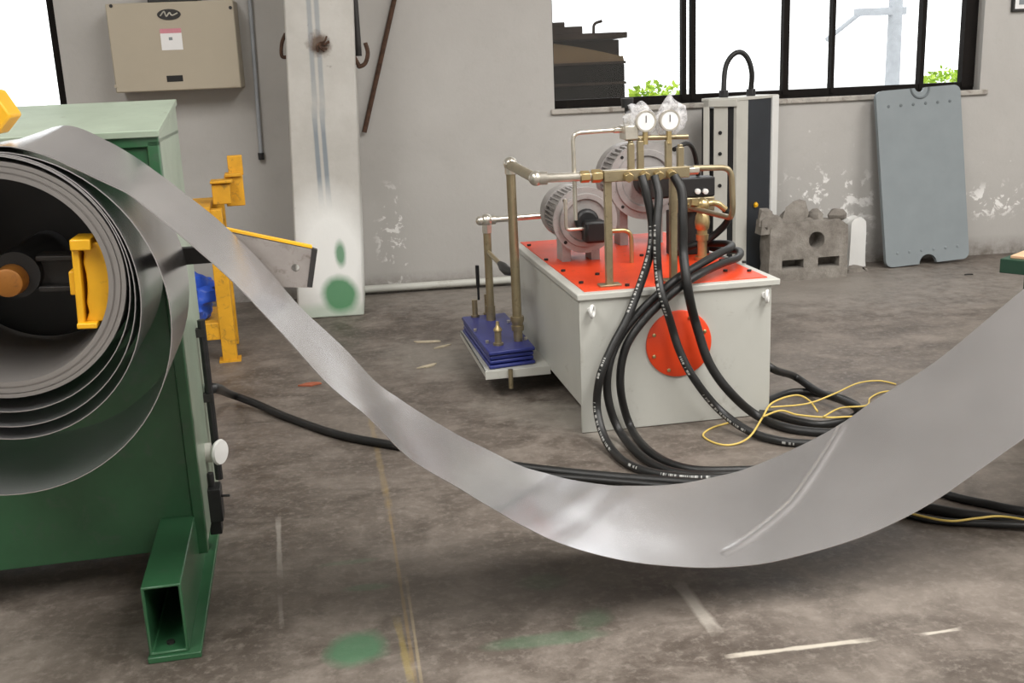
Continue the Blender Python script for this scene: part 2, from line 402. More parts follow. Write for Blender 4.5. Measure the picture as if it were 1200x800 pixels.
def wx(px, py=60): return on_wall(px, py, WALL_Y+.1).x
k = 8.3/F_PX
window(1, w1l, w1r, w1z, WZT, [(wx(801.5), .035), (wx(812.5), .035), (wx(921), .045), (wx(976), .026), (wx(1081), .034), (wx(1139), .15)], 'black framed hall window with several narrow panes')
window(2, w2l, w2r, w1z, WZT, [(w2l+.7, .04), (w2l+1.35, .04), (w2r-.035, .07)], 'black framed window at the far left of the back wall')
s1 = MB().box(WORLD, w1l-.03, w1r+.06, WALL_Y-.025, WALL_Y+.11, w1z-.04, w1z).build('trim_1', 'ledge', bevel=.008); struct(s1, 'worn grey window ledge')
s2 = MB().box(WORLD, w2l-.03, w2r+.03, WALL_Y-.025, WALL_Y+.11, w1z-.04, w1z).build('trim_2', 'ledge', bevel=.008); struct(s2, 'worn grey ledge under left window')

# column with its painted marks
CY = on_z(388, 372).y
cP = [on_plane(x, y, V(0, CY, 0), V(0, 1, 0)) for x, y in ((349, 373), (427, 371), (414, 0), (332, 0))]
cl0, cr0, cl1, cr1, zt0 = cP[0].x, cP[1].x, cP[3].x, cP[2].x, cP[3].z
ex = (ZC)/zt0
CX = (cl0+cr0)/2
def column_mat():
    t = NT('white_column_paint'); co = t.coords(); t.setp(.75, 0, .3)
    c = t.mix(t.ramp(t.noise(co, 3, 7, .65), .35, .7), (.46, .447, .415), (.56, .547, .515))
    c = t.mix(t.ramp(t.noise(co, 16, 6, .7), .66, .74, 0, .6), c, (.27, .25, .22))
    def P(x, y): q = on_plane(x, y, V(0, CY, 0), V(0, 1, 0)); return q.x-CX, q.z
    def mk(p, rx, rz, k, cc, rot=0, soft=.3, warp=.1, wsc=8):
        nonlocal c
        x, z = P(*p); c = t.mix(t.math('MULTIPLY', blob(t, co, x, z, rx, rz, rot, soft, warp, wsc, 'XZ'), k), c, cc)
    for dx in (-4, 5):
        for (ya, yb, k) in ((-40, 118, .5), (136, 230, .75)):
            xa = 365+ya*.055+dx; a = P(xa, ya); b = P(365+yb*.065+dx, yb)
            L = math.hypot(a[0]-b[0], a[1]-b[1]); ang = math.atan2(b[1]-a[1], b[0]-a[0])
            c = t.mix(t.math('MULTIPLY', blob(t, co, (a[0]+b[0])/2, (a[1]+b[1])/2, L/2, .015, ang, .7, .25, 5, 'XZ', True), k), c, (.16, .205, .25))
    mk((388, 300), .27, .40, .97, (.88, .89, .87), 0, .7, .12, 4)
    mk((390, 366), .27, .06, .7, (.42, .52, .42), 0, .9, .2)
    mk((399, 345), .115, .12, .95, (.085, .26, .12), 0, .5, .22, 5)
    mk((399, 298), .034, .08, .9, (.11, .28, .15), 0, .7, .3, 6)
    mk((374, 52), .06, .07, .85, (.10, .055, .03), .5, .7, .7, 18)
    t.base(c); t.bump(t.noise(co, 25, 7, .7), .15, .008); return t.m
M['column'] = column_mat()
m = MB().hexa([V(cl0, CY, 0), V(cr0, CY, 0), V(cr0, WALL_Y-.0, 0), V(cl0, WALL_Y, 0), V(cl0+(cl1-cl0)*ex, CY, ZC), V(cr0+(cr1-cr0)*ex, CY, ZC), V(cr0+(cr1-cr0)*ex, WALL_Y, ZC), V(cl0+(cl1-cl0)*ex, WALL_Y, ZC)])
struct(m.build('column', 'column', origin=(CX, 0, 0), bevel=.012), 'white painted concrete column with green spray spots and blue stripes')
# skirting pipe along the wall
bx0, bx1 = on_wall(430, 340).x, on_wall(1010, 310).x
m = MB(); m.tube([V(bx0-.05, WALL_Y-.03, .045), V((bx0+bx1)/2, WALL_Y-.03, .05), V(bx1, WALL_Y-.03, .045)], .028, 10)
struct(m.build('baseboard_back', 'tank'), 'pale pipe run along foot of the back wall')

# ------------------------------------------------------------------ decoiler and its coil
SC = .93                                     # the coil's near face is this far along
D = Frame(tuple(CAM*(1-SC) + V(-.78, 2.9, 0)*SC), 4.5); D.o.z = 0
W = .50
def near(x, y): a, b, z = D.loc(D.px(x, y, 0)); return (a, z)
def far(x, y): a, b, z = D.loc(D.px(x, y, W)); return (a, z)
cu, cz = near(-1, 331)
R_out = (near(148, 331)[0]-cu); R_in = R_out*.86
coil = thing('steel_coil', 'coil of bright stainless steel strip paying off into a long sagging loop', 'steel coil', D(cu, W/2, cz-R_out))
# tight windings
m = MB(); prof = [(0, R_in), (0, R_in+.012), (.004, R_in+.012), (.004, R_in+.017), (0, R_in+.017), (0, R_in+.028), (.005, R_in+.028), (.005, R_in+.031), (0, R_in+.031), (0, R_out), (W, R_out), (W, R_in), (0, R_in)]
n = 96; c0 = D(cu, 0, cz); k = len(m.v)
for d_, r_ in prof[:-1]:
    for j in range(n):
        t = 2*math.pi*j/n; m.v.append(c0 + D.d*d_ + D.u*math.cos(t)*r_ + V(0, 0, 1)*math.sin(t)*r_)
NP = len(prof)-1
for i in range(NP):
    for j in range(n):
        m.f.append((k+i*n+j, k+i*n+(j+1) % n, k+((i+1) % NP)*n+(j+1) % n, k+((i+1) % NP)*n+j)); m.sm.append(True)
m.build('wound_core', 'coil', coil)
# loose turns + payoff loop: near and far edge curves in (u, z)
bots = [near(0, 485)[1], near(0, 504)[1], near(0, 520)[1], near(0, 586)[1]]
topz = near(0, 181)[1]
def turn(i, t):                               # clockwise from the top; grows outwards turn by turn
    r0 = (topz-bots[i])/2
    r1 = (topz-bots[min(i+1, 3)])/2
    f = max(0, (t-.62)/.38); f = f*f*(3-2*f)
    r = r0*(1-f) + r1*f
    tz = topz + .003*i + .003*t
    a = 2*math.pi*t
    sag = (-.03 if i == 3 else 0)*math.sin(math.pi*t)
    rh = [R_out+.008, R_out+.018, R_out+.030, r0*.95][i]; rh1 = [R_out+.018, R_out+.030, r1*.95, r0*.95][i]; rh = rh*(1-f) + rh1*f
    return (cu + sag + math.sin(a)*rh, tz-r + math.cos(a)*r)
core_path = []
for i in range(4):
    for q in range(72): core_path.append(turn(i, q/72))
exit_near = [(0, 168), (56, 183), (112, 209), (150, 228), (187, 256), (232, 294), (270, 327), (312, 371), (350, 412), (384, 450), (436, 493), (480, 537), (540, 573), (583, 600), (627, 623), (673, 642), (740, 658), (807, 665), (860, 664), (912, 657), (987, 636), (1044, 614), (1100, 584), (1156, 546), (1200, 514)]
exit_far = [(45, 141), (90, 149), (131, 168), (169, 191), (195, 211), (240, 245), (270, 271), (310, 311), (350, 358), (376, 382), (410, 414), (440, 447), (483, 477), (533, 508), (573, 528), (613, 547), (657, 559), (707, 567), (757, 569), (800, 566), (840, 558), (875, 549), (939, 522), (987, 496), (1025, 469), (1081, 434), (1126, 400), (1200, 338)]
en = [near(*p) for p in exit_near]; ef = [far(*p) for p in exit_far]
def ext(c):                                    # carry the strip on to the right, past the picture
    (x0, z0), (x1, z1) = c[-2], c[-1]; s = (z1-z0)/(x1-x0)
    z = z1
    for k in range(1, 13): z += s*.15*max(0, 1-.09*k); c.append((x1+.15*k, z))
ext(en); ext(ef)
def at_u(c, u):
    if u <= c[0][0]: return c[0][1]
    for (xa, za), (xb, zb) in zip(c, c[1:]):
        if xa <= u <= xb: return za + (zb-za)*(u-xa)/(xb-xa)
    return c[-1][1]
def smooth(c, per=10):
    q = spline([V(a, z, 0) for a, z in c], per); return [(p.x, p.y) for p in q]
en, ef = smooth(en), smooth(ef)
us = []; u = cu+.01
while u < min(en[-1][0], ef[-1][0]): us.append(u); u += .008
NA = 44
m = MB(); rows = []
for (a, z) in core_path: rows.append([(a, z, a, z)])
zs0 = core_path[-1][1]
for i, u in enumerate(us):
    zn, zf = at_u(en, u), at_u(ef, u)
    b = min(1, (u-us[0])/.10); zn = zn*b + (zs0+.004)*(1-b); b = min(1, (u-us[0])/.10); zf = zf*b + (zs0+.004)*(1-b)
    rows.append([(u, zn, u, zf)])
# light smoothing of the z profiles
for _ in range(10):
    r2 = [r[0] for r in rows]
    for i in range(len(core_path)+9, len(rows)-1):
        a = r2[i-1], r2[i], r2[i+1]; rows[i] = [(r2[i][0], (a[0][1]+2*a[1][1]+a[2][1])/4, r2[i][2], (a[0][3]+2*a[1][3]+a[2][3])/4)]
cr_a, cr_b, cr_c = D.loc(D.px(987, 498, W*.97)), D.loc(D.px(930, 575, W*.5)), D.loc(D.px(850, 622, W*.15))
def ridge(u, b):
    best = 9
    for p, q in ((cr_a, cr_b), (cr_b, cr_c)):
        P_, A, B = V(u, b, 0), V(p[0], p[1], 0), V(q[0], q[1], 0); t = max(0, min(1, (P_-A).dot(B-A)/(B-A).length_squared)); best = min(best, (A+(B-A)*t-P_).length)
    return math.exp(-(best/.010)**2)
KINKS = [((18, 166), (42, 143), .005, .03), ((80, 192), (118, 161), -.003, .03), ((150, 228), (200, 215), .003, .04), ((583, 600), (640, 553), .003, .06), ((640, 628), (720, 568), -.002, .06), ((425, 484), (465, 465), .002, .03)]
KN = [(near(*p)[0], far(*q)[0], h, w) for p, q, h, w in KINKS]
def kinks(u, t):
    z = 0
    for a, b, h, w in KN:
        x = abs(u-(a+(b-a)*t))/w; z += h*max(0, 1-x)*(1 if x < 1 else 0)
    return z
NC = len(core_path)
for i, r in enumerate(rows):
    un, zn, uf, zf = r[0]
    for j in range(NA+1):
        t = j/NA; u = un+(uf-un)*t; z = zn+(zf-zn)*t
        if i > NC+10:
            e = min(1, (i-NC-10)/30)
            z += e*(.004*(noise.noise(V(u*2.2, t*1.6, 3.1))) + .002*noise.noise(V(u*5, t*2.5, 8))) + .005*ridge(u, t*W) + e*kinks(u, t)
        m.v.append(D(u, W*t, z))
for i in range(len(rows)-1):
    for j in range(NA): m.f.append((i*(NA+1)+j, (i+1)*(NA+1)+j, (i+1)*(NA+1)+j+1, i*(NA+1)+j+1)); m.sm.append(True)
o = m.build('loose_strip', 'strip', coil)
sd = o.modifiers.new('thickness', 'SOLIDIFY'); sd.thickness = .0022; sd.offset = 0
es = o.modifiers.new('split', 'EDGE_SPLIT'); es.split_angle = math.radians(40)

# decoiler
BD = W+.16                                    # depth of the body's front sheet behind the coil face
bu, _, bz = D.loc(D.px(192, 153, BD)); bu = (bu + D.loc(D.px(231, 600, BD))[0])/2
bz_top = D.loc(D.px(150, 154, BD))[2]
dec = thing('decoiler', 'green decoiler with yellow mandrel shoe standing on square tube foot', 'decoiler', D(bu-.5, BD+.3, 0))
BL = bu-1.15
DB = .62
m = MB().box(D, BL, bu, BD+.03, BD+DB, .12, bz_top-.02); m.build('body', 'green_sheen', dec, .008)
m = MB().box(D, BL, bu-.035, BD+.012, BD+.04, .12, bz_top-.05); m.build('front_panel', 'green', dec, .003)
m = MB().box(D, bu-.035, bu, BD, BD+.04, .10, bz_top-.03); m.box(D, BL, bu, BD, BD+.04, bz_top-.05, bz_top-.005); m.build('front_frame', 'green', dec, .004)
zr = D.loc(D.px(212, 116, BD+DB))[2]
m = MB().hexa([D(BL, BD-.01, bz_top-.02), D(bu+.006, BD-.01, bz_top-.02), D(bu+.006, BD+DB, zr-.02), D(BL, BD+DB, zr-.02), D(BL, BD-.01, bz_top), D(bu+.006, BD-.01, bz_top), D(bu+.006, BD+DB, zr), D(BL, BD+DB, zr)])
m.hexa([D(bu-.004, BD+.02, bz_top-.04), D(bu, BD+.02, bz_top-.04), D(bu, BD+DB, bz_top-.04), D(bu-.004, BD+DB, bz_top-.04), D(bu-.004, BD+.02, bz_top-.01), D(bu, BD+.02, bz_top-.01), D(bu, BD+DB, zr-.01), D(bu-.004, BD+DB, zr-.01)])
m.build('hood', 'green_sheen', dec, .004)
# square-tube foot
L0 = on_z(172, 779); a0, b0, _ = D.loc(L0); a1 = D.loc(on_z(236, 774))[0]
fa0, fa1 = a0+.008, a1-.034; fz0, fz1 = .018, .235
tube = MB().box(D, fa0, fa1, b0+.012, BD+DB, fz0, fz1).build('foot_tube', 'green', dec)
cut(tube, [MB().box(D, fa0+.009, fa1-.009, b0-.1, BD+DB-.02, fz0+.009, fz1-.009)])
bv = tube.modifiers.new('bevel', 'BEVEL'); bv.width = .006; bv.segments = 2; bv.limit_method = 'ANGLE'
fl = MB().box(D, fa0-.004, fa1+.034, b0, BD+DB, 0, .019).build('foot_plate', 'green', dec, .003)
MB().cyl(D((fa0+fa1)/2, b0+.06, .026), D((fa0+fa1)/2, b0+.06, .034), .012, 8).build('foot_bolt', 'darksteel', dec)
MB().box(D, BL, BL+.14, BD+.02, BD+DB, 0, .2).build('foot_tube', 'green', dec, .006)
# side fittings
kp = D.px(256, 529, BD+.28); ka, kb, kz = D.loc(kp)
MB().cyl(D(bu-.002, kb, kz), D(ka-.005, kb, kz), .018, 14).cyl(D(bu-.002, kb, kz), D(bu+.02, kb, kz), .035, 14).build('handle_stem', 'cabgrey', dec)
MB().lathe(D(ka-.006, kb, kz), D.u+V(0, -.55, 0), [(0, .012), (.002, .04), (.012, .046), (.02, .042), (.024, .005)], 24).build('handle_disc', 'white', dec)
ra = D.loc(D.px(243, 440, BD+.42))[0]
m = MB().tube([D(ra, BD+.42, z) for z in (.80, .6, .4, .2)], .014, 8); m.build('side_rod', 'black', dec)
for zc in (.74, .5, .3): MB().box(D, bu-.002, ra+.01, BD+.405, BD+.435, zc, zc+.03).build('rod_clip', 'darksteel', dec)
va, vb, vz = D.loc(D.px(250, 585, BD+.22))
m = MB().box(D, bu-.002, va+.03, vb-.04, vb+.04, vz-.07, vz+.05).box(D, va-.02, va+.02, vb-.03, vb+.03, vz-.12, vz-.06).cyl(D(va, vb, vz+.04), D(va, vb, vz+.1), .012, 8).cyl(D(va, vb-.02, vz+.02), D(va+.06, vb-.03, vz+.02), .005, 6)
m.build('side_valve', 'black', dec, .004)
# mandrel: shaft, hub, arms, shoes
MB().cyl(D(cu, .16, cz-.01), D(cu, BD+.05, cz-.01), .06, 24).build('shaft', 'black', dec)
hu, hz = near(-4, 341)
MB().lathe(D(hu, .10, hz), D.d, [(0, .002), (0, .03), (.004, .036), (.05, .04), (.1, .04)], 24).build('hub', 'hub', dec)
MB().lathe(D(cu, BD-.1, cz), D.d, [(0, .02), (0, R_in*1.08), (.02, R_in*1.08), (.02, .02)], 48).build('bore_shade_disc', 'black', dec)  # black disc added to paint the shade inside the bore
for i, ang in enumerate((-3, 177)):
    a = math.radians(ang); er = D.u*math.cos(a) + V(0, 0, 1)*math.sin(a); et = -D.u*math.sin(a) + V(0, 0, 1)*math.cos(a)
    O = D(cu, 0, cz-.012)
    def P(r, t, b): return O + er*r + et*t + D.d*b
    def bx(mb, r0, r1, t0, t1, b0, b1): return mb.hexa([P(r, t, b) for b in (b0, b1) for r, t in ((r0, t0), (r1, t0), (r1, t1), (r0, t1))])
    mm = MB(); bx(mm, .05, R_in-.07, -.045, .05, .2, .24); bx(mm, .05, R_in-.07, -.045, -.03, .16, .2); bx(mm, .05, R_in-.07, .035, .05, .16, .2); mm.build('mandrel_arm', 'darksteel', dec, .004)
    sh = MB()
    pl = []
    for q in range(9):
        t = -.10+.20*q/8; pl.append((math.sqrt(max(0, (R_in-.002)**2-t*t)), t))
    inner = [(r-.055 if -.07 < t < .075 else r-.045, t) for r, t in pl][::-1]
    sh.prism([P(r, t, .035) for r, t in pl+inner], D.d*(W*.8)); s_ = sh.build('mandrel_shoe', 'yellow', dec, .003)
    e = MB(); bx(e, R_in-.085, R_in-.037, .085, .112, .005, .12); bx(e, R_in-.085, R_in-.037, -.112, -.098, .005, .12); bx(e, R_in-.085, R_in-.068, -.105, .09, .02, .12); bx(e, R_in-.098, R_in-.08, -.03, .03, .03, .12)
    e.build('shoe_flange', 'yellow', s_, .003)
# yellow hold-down arm end above the coil
yp = [D.px(x, y, .12) for x, y in ((-60, 98), (-8, 106), (13, 136), (-4, 158), (-60, 160))]
arm_m = MB().prism(yp, D.d*.12); arm_m.build('hold_down_arm', 'yellow', dec, .006)
yq = D.loc(yp[4]); MB().hexa([D(yq[0]-.2, .13, 1.52), D(yq[0]+.05, .13, 1.50), D(yq[0]+.05, .20, 1.50), D(yq[0]-.2, .2, 1.52), D(yq[0]-.2, .13, 1.60), D(yq[0]+.05, .13, 1.58), D(yq[0]+.05, .2, 1.58), D(yq[0]-.2, .2, 1.60)]).build('hold_down_bar', 'yellow', dec, .004)
MB().box(D, yq[0]-.22, yq[0]-.14, .13, BD+.1, 1.50, 1.60).build('hold_down_beam', 'yellow', dec, .004)
# guide plate beyond the strip's far edge
GB = W+.035
gp = [D.px(x, y, GB) for x, y in ((262, 271), (371, 293), (364, 337), (318, 336), (262, 318))]
g = MB().prism(gp, D.d*.018).build('guide_plate', 'plate', dec)
hc = D.px(346, 314, GB); cut(g, [MB().cyl(hc - D.d*.05, hc + D.d*.08, .0125, 20)])
t0, t1 = D.px(262, 270, GB), D.px(366, 291.5, GB)
m = MB().hexa([t0+V(0, 0, .001), t1+V(0, 0, .001), t1+V(0, 0, .001)+D.d*.03, t0+V(0, 0, .001)+D.d*.03, t0+V(0, 0, .008), t1+V(0, 0, .008), t1+V(0, 0, .008)+D.d*.03, t0+V(0, 0, .008)+D.d*.03]); m.build('plate_glint', 'yellow', dec)  # yellow strip paints the reflection along the plate's top edge
e0, e1, e2, e3 = [D.px(x, y, GB-.004) for x, y in ((365.5, 291), (372, 293), (366, 337), (360, 336))]
MB().prism([e0, e1, e2, e3], D.d*.03).build('plate_edge', 'darksteel', dec)
ga, gb_, gz = D.loc(D.px(268, 296, GB)); MB().box(D, bu-.05, ga+.04, GB+.016, GB+.05, gz-.03, gz+.02).box(D, bu-.09, bu-.02, GB+.016, BD+.05, gz-.03, gz+.02).build('guide_arm', 'darksteel', dec)

# ------------------------------------------------------------------ hydraulic power unit
T = Frame(tuple(on_z(683, 508)), 3.6); T.o.z = 0
TW = T.loc(on_z(904, 488))[0]; TH = T.loc(T.px(682, 352, 0))[2]; TL = 1.52
unit = thing('hydraulic_unit', 'grey hydraulic power unit with orange top, two motors and pipework', 'hydraulic unit', T(TW/2, TL/2, 0))
MB().box(T, 0, TW, .012, TL-.012, .125, TH).build('tank', 'tank', unit, .004)
MB().box(T, -.002, TW+.002, 0, .014, .002, TH).build('front_panel', 'tank', unit, .003)
MB().box(T, -.002, TW+.002, TL-.014, TL, .002, TH).build('rear_panel', 'tank', unit, .003)
LZ = TH+.03
MB().box(T, -.014, TW+.038, -.014, TL+.014, TH, LZ).build('lid', 'tank', unit, .005)
MB().box(T, .03, TW-.006, .03, TL-.03, LZ-.004, LZ+.005).build('lid_plate', 'orange', unit, .002)
OZ = LZ+.005
def lid_px(x, y): a, b, _ = T.loc(on_z(x, y, OZ)); return a, b
sc = None
for (x, y) in ((640, 305), (660, 318), (681, 332), (735, 335), (770, 332), (850, 318), (872, 308), (878, 318), (845, 306), (620, 288), (700, 322), (812, 326), (752, 300)):
    a, b = lid_px(x, y); p = T(a, b, OZ)
    if sc is None:
        mb = MB(); [mb.v.append(V(math.cos(t*math.pi/3)*.011, math.sin(t*math.pi/3)*.011, z)) for z in (0, .01) for t in range(6)]
        mb.f = [tuple(range(6))[::-1], tuple(range(6, 12))] + [(i, (i+1) % 6, 6+(i+1) % 6, 6+i) for i in range(6)]; mb.sm = [False]*8
        sc = mb.build('lid_bolt', 'darksteel', None, origin=(0, 0, 0)); sc.parent = unit; sc.location = p - Vector(unit['_o']); sc0 = sc
    else:
        c = sc0.copy(); col.objects.link(c); c.location = p - Vector(unit['_o'])
# inspection cover on the front
pc = T.px(795, 402, 0); pa, _, pz = T.loc(pc); pr = (T.loc(T.px(833, 402, 0))[0]-T.loc(T.px(757, 402, 0))[0])/2
cov = MB().lathe(T(pa, .001, pz), -T.d, [(0, pr), (.010, pr), (.012, pr-.003)], 48).build('inspection_cover', 'orange', unit)
for i in range(8):
    a = math.radians(22+45*i); MB().lathe(T(pa+math.cos(a)*pr*.84, -.010, pz+math.sin(a)*pr*.84), -T.d, [(0, .009), (.006, .009), (.008, .006)], 6).build('cover_bolt', 'brass', cov)
# lifting rings
def ring(mb, c, ax, R, r, n=20, k=8):
    ax = Vector(ax).normalized(); a = V(0, 0, 1); x = (a-ax*a.dot(ax)).normalized(); y = ax.cross(x)
    pts = [c + x*math.cos(2*math.pi*i/n)*R + y*math.sin(2*math.pi*i/n)*R for i in range(n)]; b0 = len(mb.v)
    for i in range(n):
        rad = (pts[i]-c).normalized()
        for j in range(k):
            t = 2*math.pi*j/k; mb.v.append(pts[i] + rad*math.cos(t)*r + ax*math.sin(t)*r)
    for i in range(n):
        for j in range(k): mb.f.append((b0+i*k+j, b0+((i+1) % n)*k+j, b0+((i+1) % n)*k+(j+1) % k, b0+i*k+(j+1) % k)); mb.sm.append(True)
    return mb
for (x, y) in ((694, 365), (899, 347)):
    p = T.px(x, y, -.035); pb = T.loc(p)
    mb = ring(MB(), p, T.u*.85-T.d*.5, .024, .008); mb.cyl(T(pb[0], .002, pb[2]), T(pb[0], -.014, pb[2]), .014, 12); mb.build('lifting_ring', 'white', unit)
# motors
def motor(c, axis, R, L, fl_R, name='motor'):
    axis = Vector(axis).normalized(); mt = None; x = V(0, 0, 1); y = axis.cross(x)
    pts = []; nf = 36
    for i in range(nf):
        for f, rr in ((0, R), (.35, R), (.4, R*.9), (.95, R*.9)):
            t = 2*math.pi*(i+f)/nf; pts.append(c + axis*.05 + (x*math.cos(t)+y*math.sin(t))*rr)
    mt = MB().prism(pts, axis*(L*.62)).build(name, 'motor', unit)
    MB().lathe(c, axis, [(0, .03), (0, fl_R*.62), (-.012, fl_R*.66), (-.012, fl_R*.8), (0, fl_R*.82), (0, fl_R), (.022, fl_R), (.022, R*.92), (.055, R*.95), (.055, .02)], 48).build('flange', 'motor', mt)
    MB().lathe(c + axis*(L*.62+.045), axis, [(0, R*.9), (0, R*1.03), (L*.25, R*1.03), (L*.3, R*.9), (L*.3, R*.3), (L*.29, .01)], 40).build('fan_cover', 'motor', mt)
    for s in (-1, 1):
        f0 = c + axis*(L*.25) + y*(s*R*.55); MB().hexa([f0 + y*(s_*.022) + axis*b + V(0, 0, z-c.z) for z in (OZ-.001, c.z-R*.6) for s_, b in ((-1, .0), (1, .0), (1, .12), (-1, .12))]).build('foot', 'motor', mt)
    for i in range(4):
        t = math.radians(45+90*i); p = c + (x*math.cos(t)+y*math.sin(t))*fl_R*.9; MB().lathe(p - axis*.0015, axis, [(0, .009), (.01, .009)], 10).build('flange_hole', 'plug', mt)
    return mt
m1b = .66
m1 = T.px(686, 258, m1b)
r1 = .160
motor(m1, T.d, r1*.86, .42, r1*1.02)
mp, _, _ = T.loc(m1)
pm = MB().box(T, mp-.03, mp+.075, m1b-.12, m1b-.02, m1.z-.10, m1.z+.01); pm.cyl(m1, m1-T.d*.05, .06, 20); pm.build('pump', 'black', unit, .015)
MB().tube(fillet([T(mp-.02, m1b-.07, m1.z-.03), T(mp-.115, m1b-.07, m1.z-.03), T(mp-.115, m1b-.07, m1.z+.12)], .02), .009, 8).build('pump_pipe', 'chrome', unit)
m2b = 1.04
m2 = T.px(757, 212, m2b)
motor(m2, T.d, .18, .36, .205)
a2 = T.loc(m2)[0]
pm = MB().cyl(m2, m2-T.d*.1, .075, 20).box(T, a2-.055, a2+.055, m2b-.24, m2b-.08, m2.z-.07, m2.z+.07).build('pump', 'darksteel', unit, .012)
# pump suction bends
MB().tube(fillet([T(mp+.06, m1b-.05, m1.z-.055), T(mp+.22, m1b-.05, m1.z-.055), T(mp+.22, m1b-.05, OZ)], .05), .011, 10).build('suction_pipe', 'brass', unit)
# manifold on two posts
MBb = .10
mz = T.loc(T.px(750, 203, MBb))[2]
ma0, ma1 = T.loc(T.px(706, 204, MBb))[0], T.loc(T.px(806, 199, MBb))[0]
man = MB().box(T, ma0, ma1, MBb-.03, MBb+.03, mz-.028, mz+.022).build('manifold', 'olive', unit, .004)
for (x, y) in ((713, 330), (789, 322)):
    a = T.loc(T.px(x, 270, MBb))[0]; MB().box(T, a-.016, a+.016, MBb-.012, MBb+.016, OZ, mz).box(T, a-.05, a+.05, MBb-.03, MBb+.03, OZ-.001, OZ+.01).build('post', 'olive', unit, .003)
def fit(p, q, r, mat='olive', n=6, name='fitting', par=None): return MB().cyl(p, q, r, n).build(name, mat, par or unit, .002)
for x, r in ((699, .026), (733, .022), (752, .022), (768, .022), (783, .022), (812, .02)):
    a = T.loc(T.px(x, 203, MBb))[0]
    if x in (699, 812): fit(T(a-.025, MBb, mz), T(a+.025, MBb, mz), r, 'chrome' if x == 812 else 'brass')
    else: fit(T(a, MBb-.03, mz-.004), T(a, MBb-.062, mz-.012), r, 'brass')
for x, yt in ((739, 168), (750, 165), (783, 165), (797, 172)):
    p = T.px(x, yt, MBb); a, _, z = T.loc(p); MB().box(T, a-.014, a+.014, MBb-.014, MBb+.014, mz+.015, z).cyl(T(a, MBb, z-.03), T(a, MBb, z+.012), .012, 10).build('riser_block', 'olive', unit, .003)
MB().cyl(T.px(733, 162, MBb), T.px(806, 160, MBb), .011, 10).build('riser_tie', 'olive', unit)
for x, y in ((757, 142), (785, 141)):
    p = T.px(x, y, MBb-.02); g = MB().lathe(p, -T.d, [(-.028, .03), (-.026, .045), (.0, .046), (.004, .046), (.004, .040), (.001, .039), (.001, .005)], 32).build('pressure_gauge', 'chrome', unit)
    MB().lathe(p, -T.d, [(.0005, .005), (.0015, .0385), (.002, .0385), (.002, .004)], 32).build('gauge_face', 'paper', g)
    MB().box(T, T.loc(p)[0]-.0018, T.loc(p)[0]+.0018, MBb-.0238, MBb-.0225, p.z-.006, p.z+.024).build('needle', 'black', g)
    MB().cyl(p+T.d*.012+V(0, 0, -.04), p+T.d*.012+V(0, 0, -.10), .012, 10).build('gauge_stem', 'brass', g)
    # crumpled clear bag round the gauge
    bm_ = MB().ball(p+T.d*.034+V(.016 if x > 770 else -.016, 0, .0), .066, 22, 14, (1.05, .42, 1.15))
    for q in bm_.v:
        nz = noise.noise(q*22); nz2 = noise.noise(q*55); d_ = (q-p); q += d_*(.28*nz+.16*nz2)
        if x > 770 and d_.z > .03: q.z += .035*max(0, 1-abs(d_.x-.01)/.04)
    bm_.build('wrapping', 'film', g)
p = T.px(735, 122, MBb+.05); MB().lathe(p+V(0, 0, -.045), (0, 0, 1), [(0, .012), (.03, .012), (.03, .026), (.07, .028), (.07, .01)], 16).build('adjuster_knob', 'black', unit)
pk = T.loc(p); MB().cyl(p+V(0, 0, -.04), p+V(0, 0, -.12), .018, 12).box(T, pk[0]-.03, pk[0]+.03, MBb-.015, MBb+.08, pk[2]-.15, pk[2]-.09).build('relief_valve', 'chrome', unit, .004)
q0, q1, q2 = T.px(724, 152, MBb+.05), T.px(671, 156, MBb+.05), T.px(673, 200, MBb+.05)
a3 = T.loc(q2); MB().tube(fillet([q0, q1, q2, T(a3[0], MBb+.05, .95)], .035), .0095, 10).build('thin_pipe', 'chrome', unit)
fit(T(pk[0]-.065, MBb+.05, T.loc(q0)[2]), T(pk[0]-.025, MBb+.05, T.loc(q0)[2]), .014, 'chrome')
# big return pipe to the cooler
RB, SB = .86, 1.38
pt = T.px(598, 192, RB); pA, pB, pZ = T.loc(pt)
pdn = T.px(603, 395, RB)
base_z = T.loc(pdn)[2]
P1 = T.px(628, 209, .15)
MB().tube([T(pA+.004, RB, .25), T(pA, RB, pZ-.01)], .024, 14).build('riser_pipe', 'olive', unit)
MB().ball(T(pA, RB, pZ), .036, 14, 10).cyl(T(pA, RB, pZ-.05), T(pA, RB, pZ-.01), .030, 14).build('elbow', 'chrome', unit)
MB().tube([T(pA, RB, pZ-.006), P1], .024, 14).build('cross_pipe', 'olive', unit)
P2 = T(ma0-.01, MBb, mz)
MB().ball(P1, .033, 14, 10).cyl(P1, P1+(P2-P1).normalized()*.05, .029, 14).build('elbow', 'chrome', unit)
MB().tube([P1, P2], .020, 14).build('delivery_pipe', 'chrome', unit)
fit(P2-T.u*.09, P2-T.u*.05, .027, 'brass'); fit(P2-T.u*.04, P2, .030, 'brass')
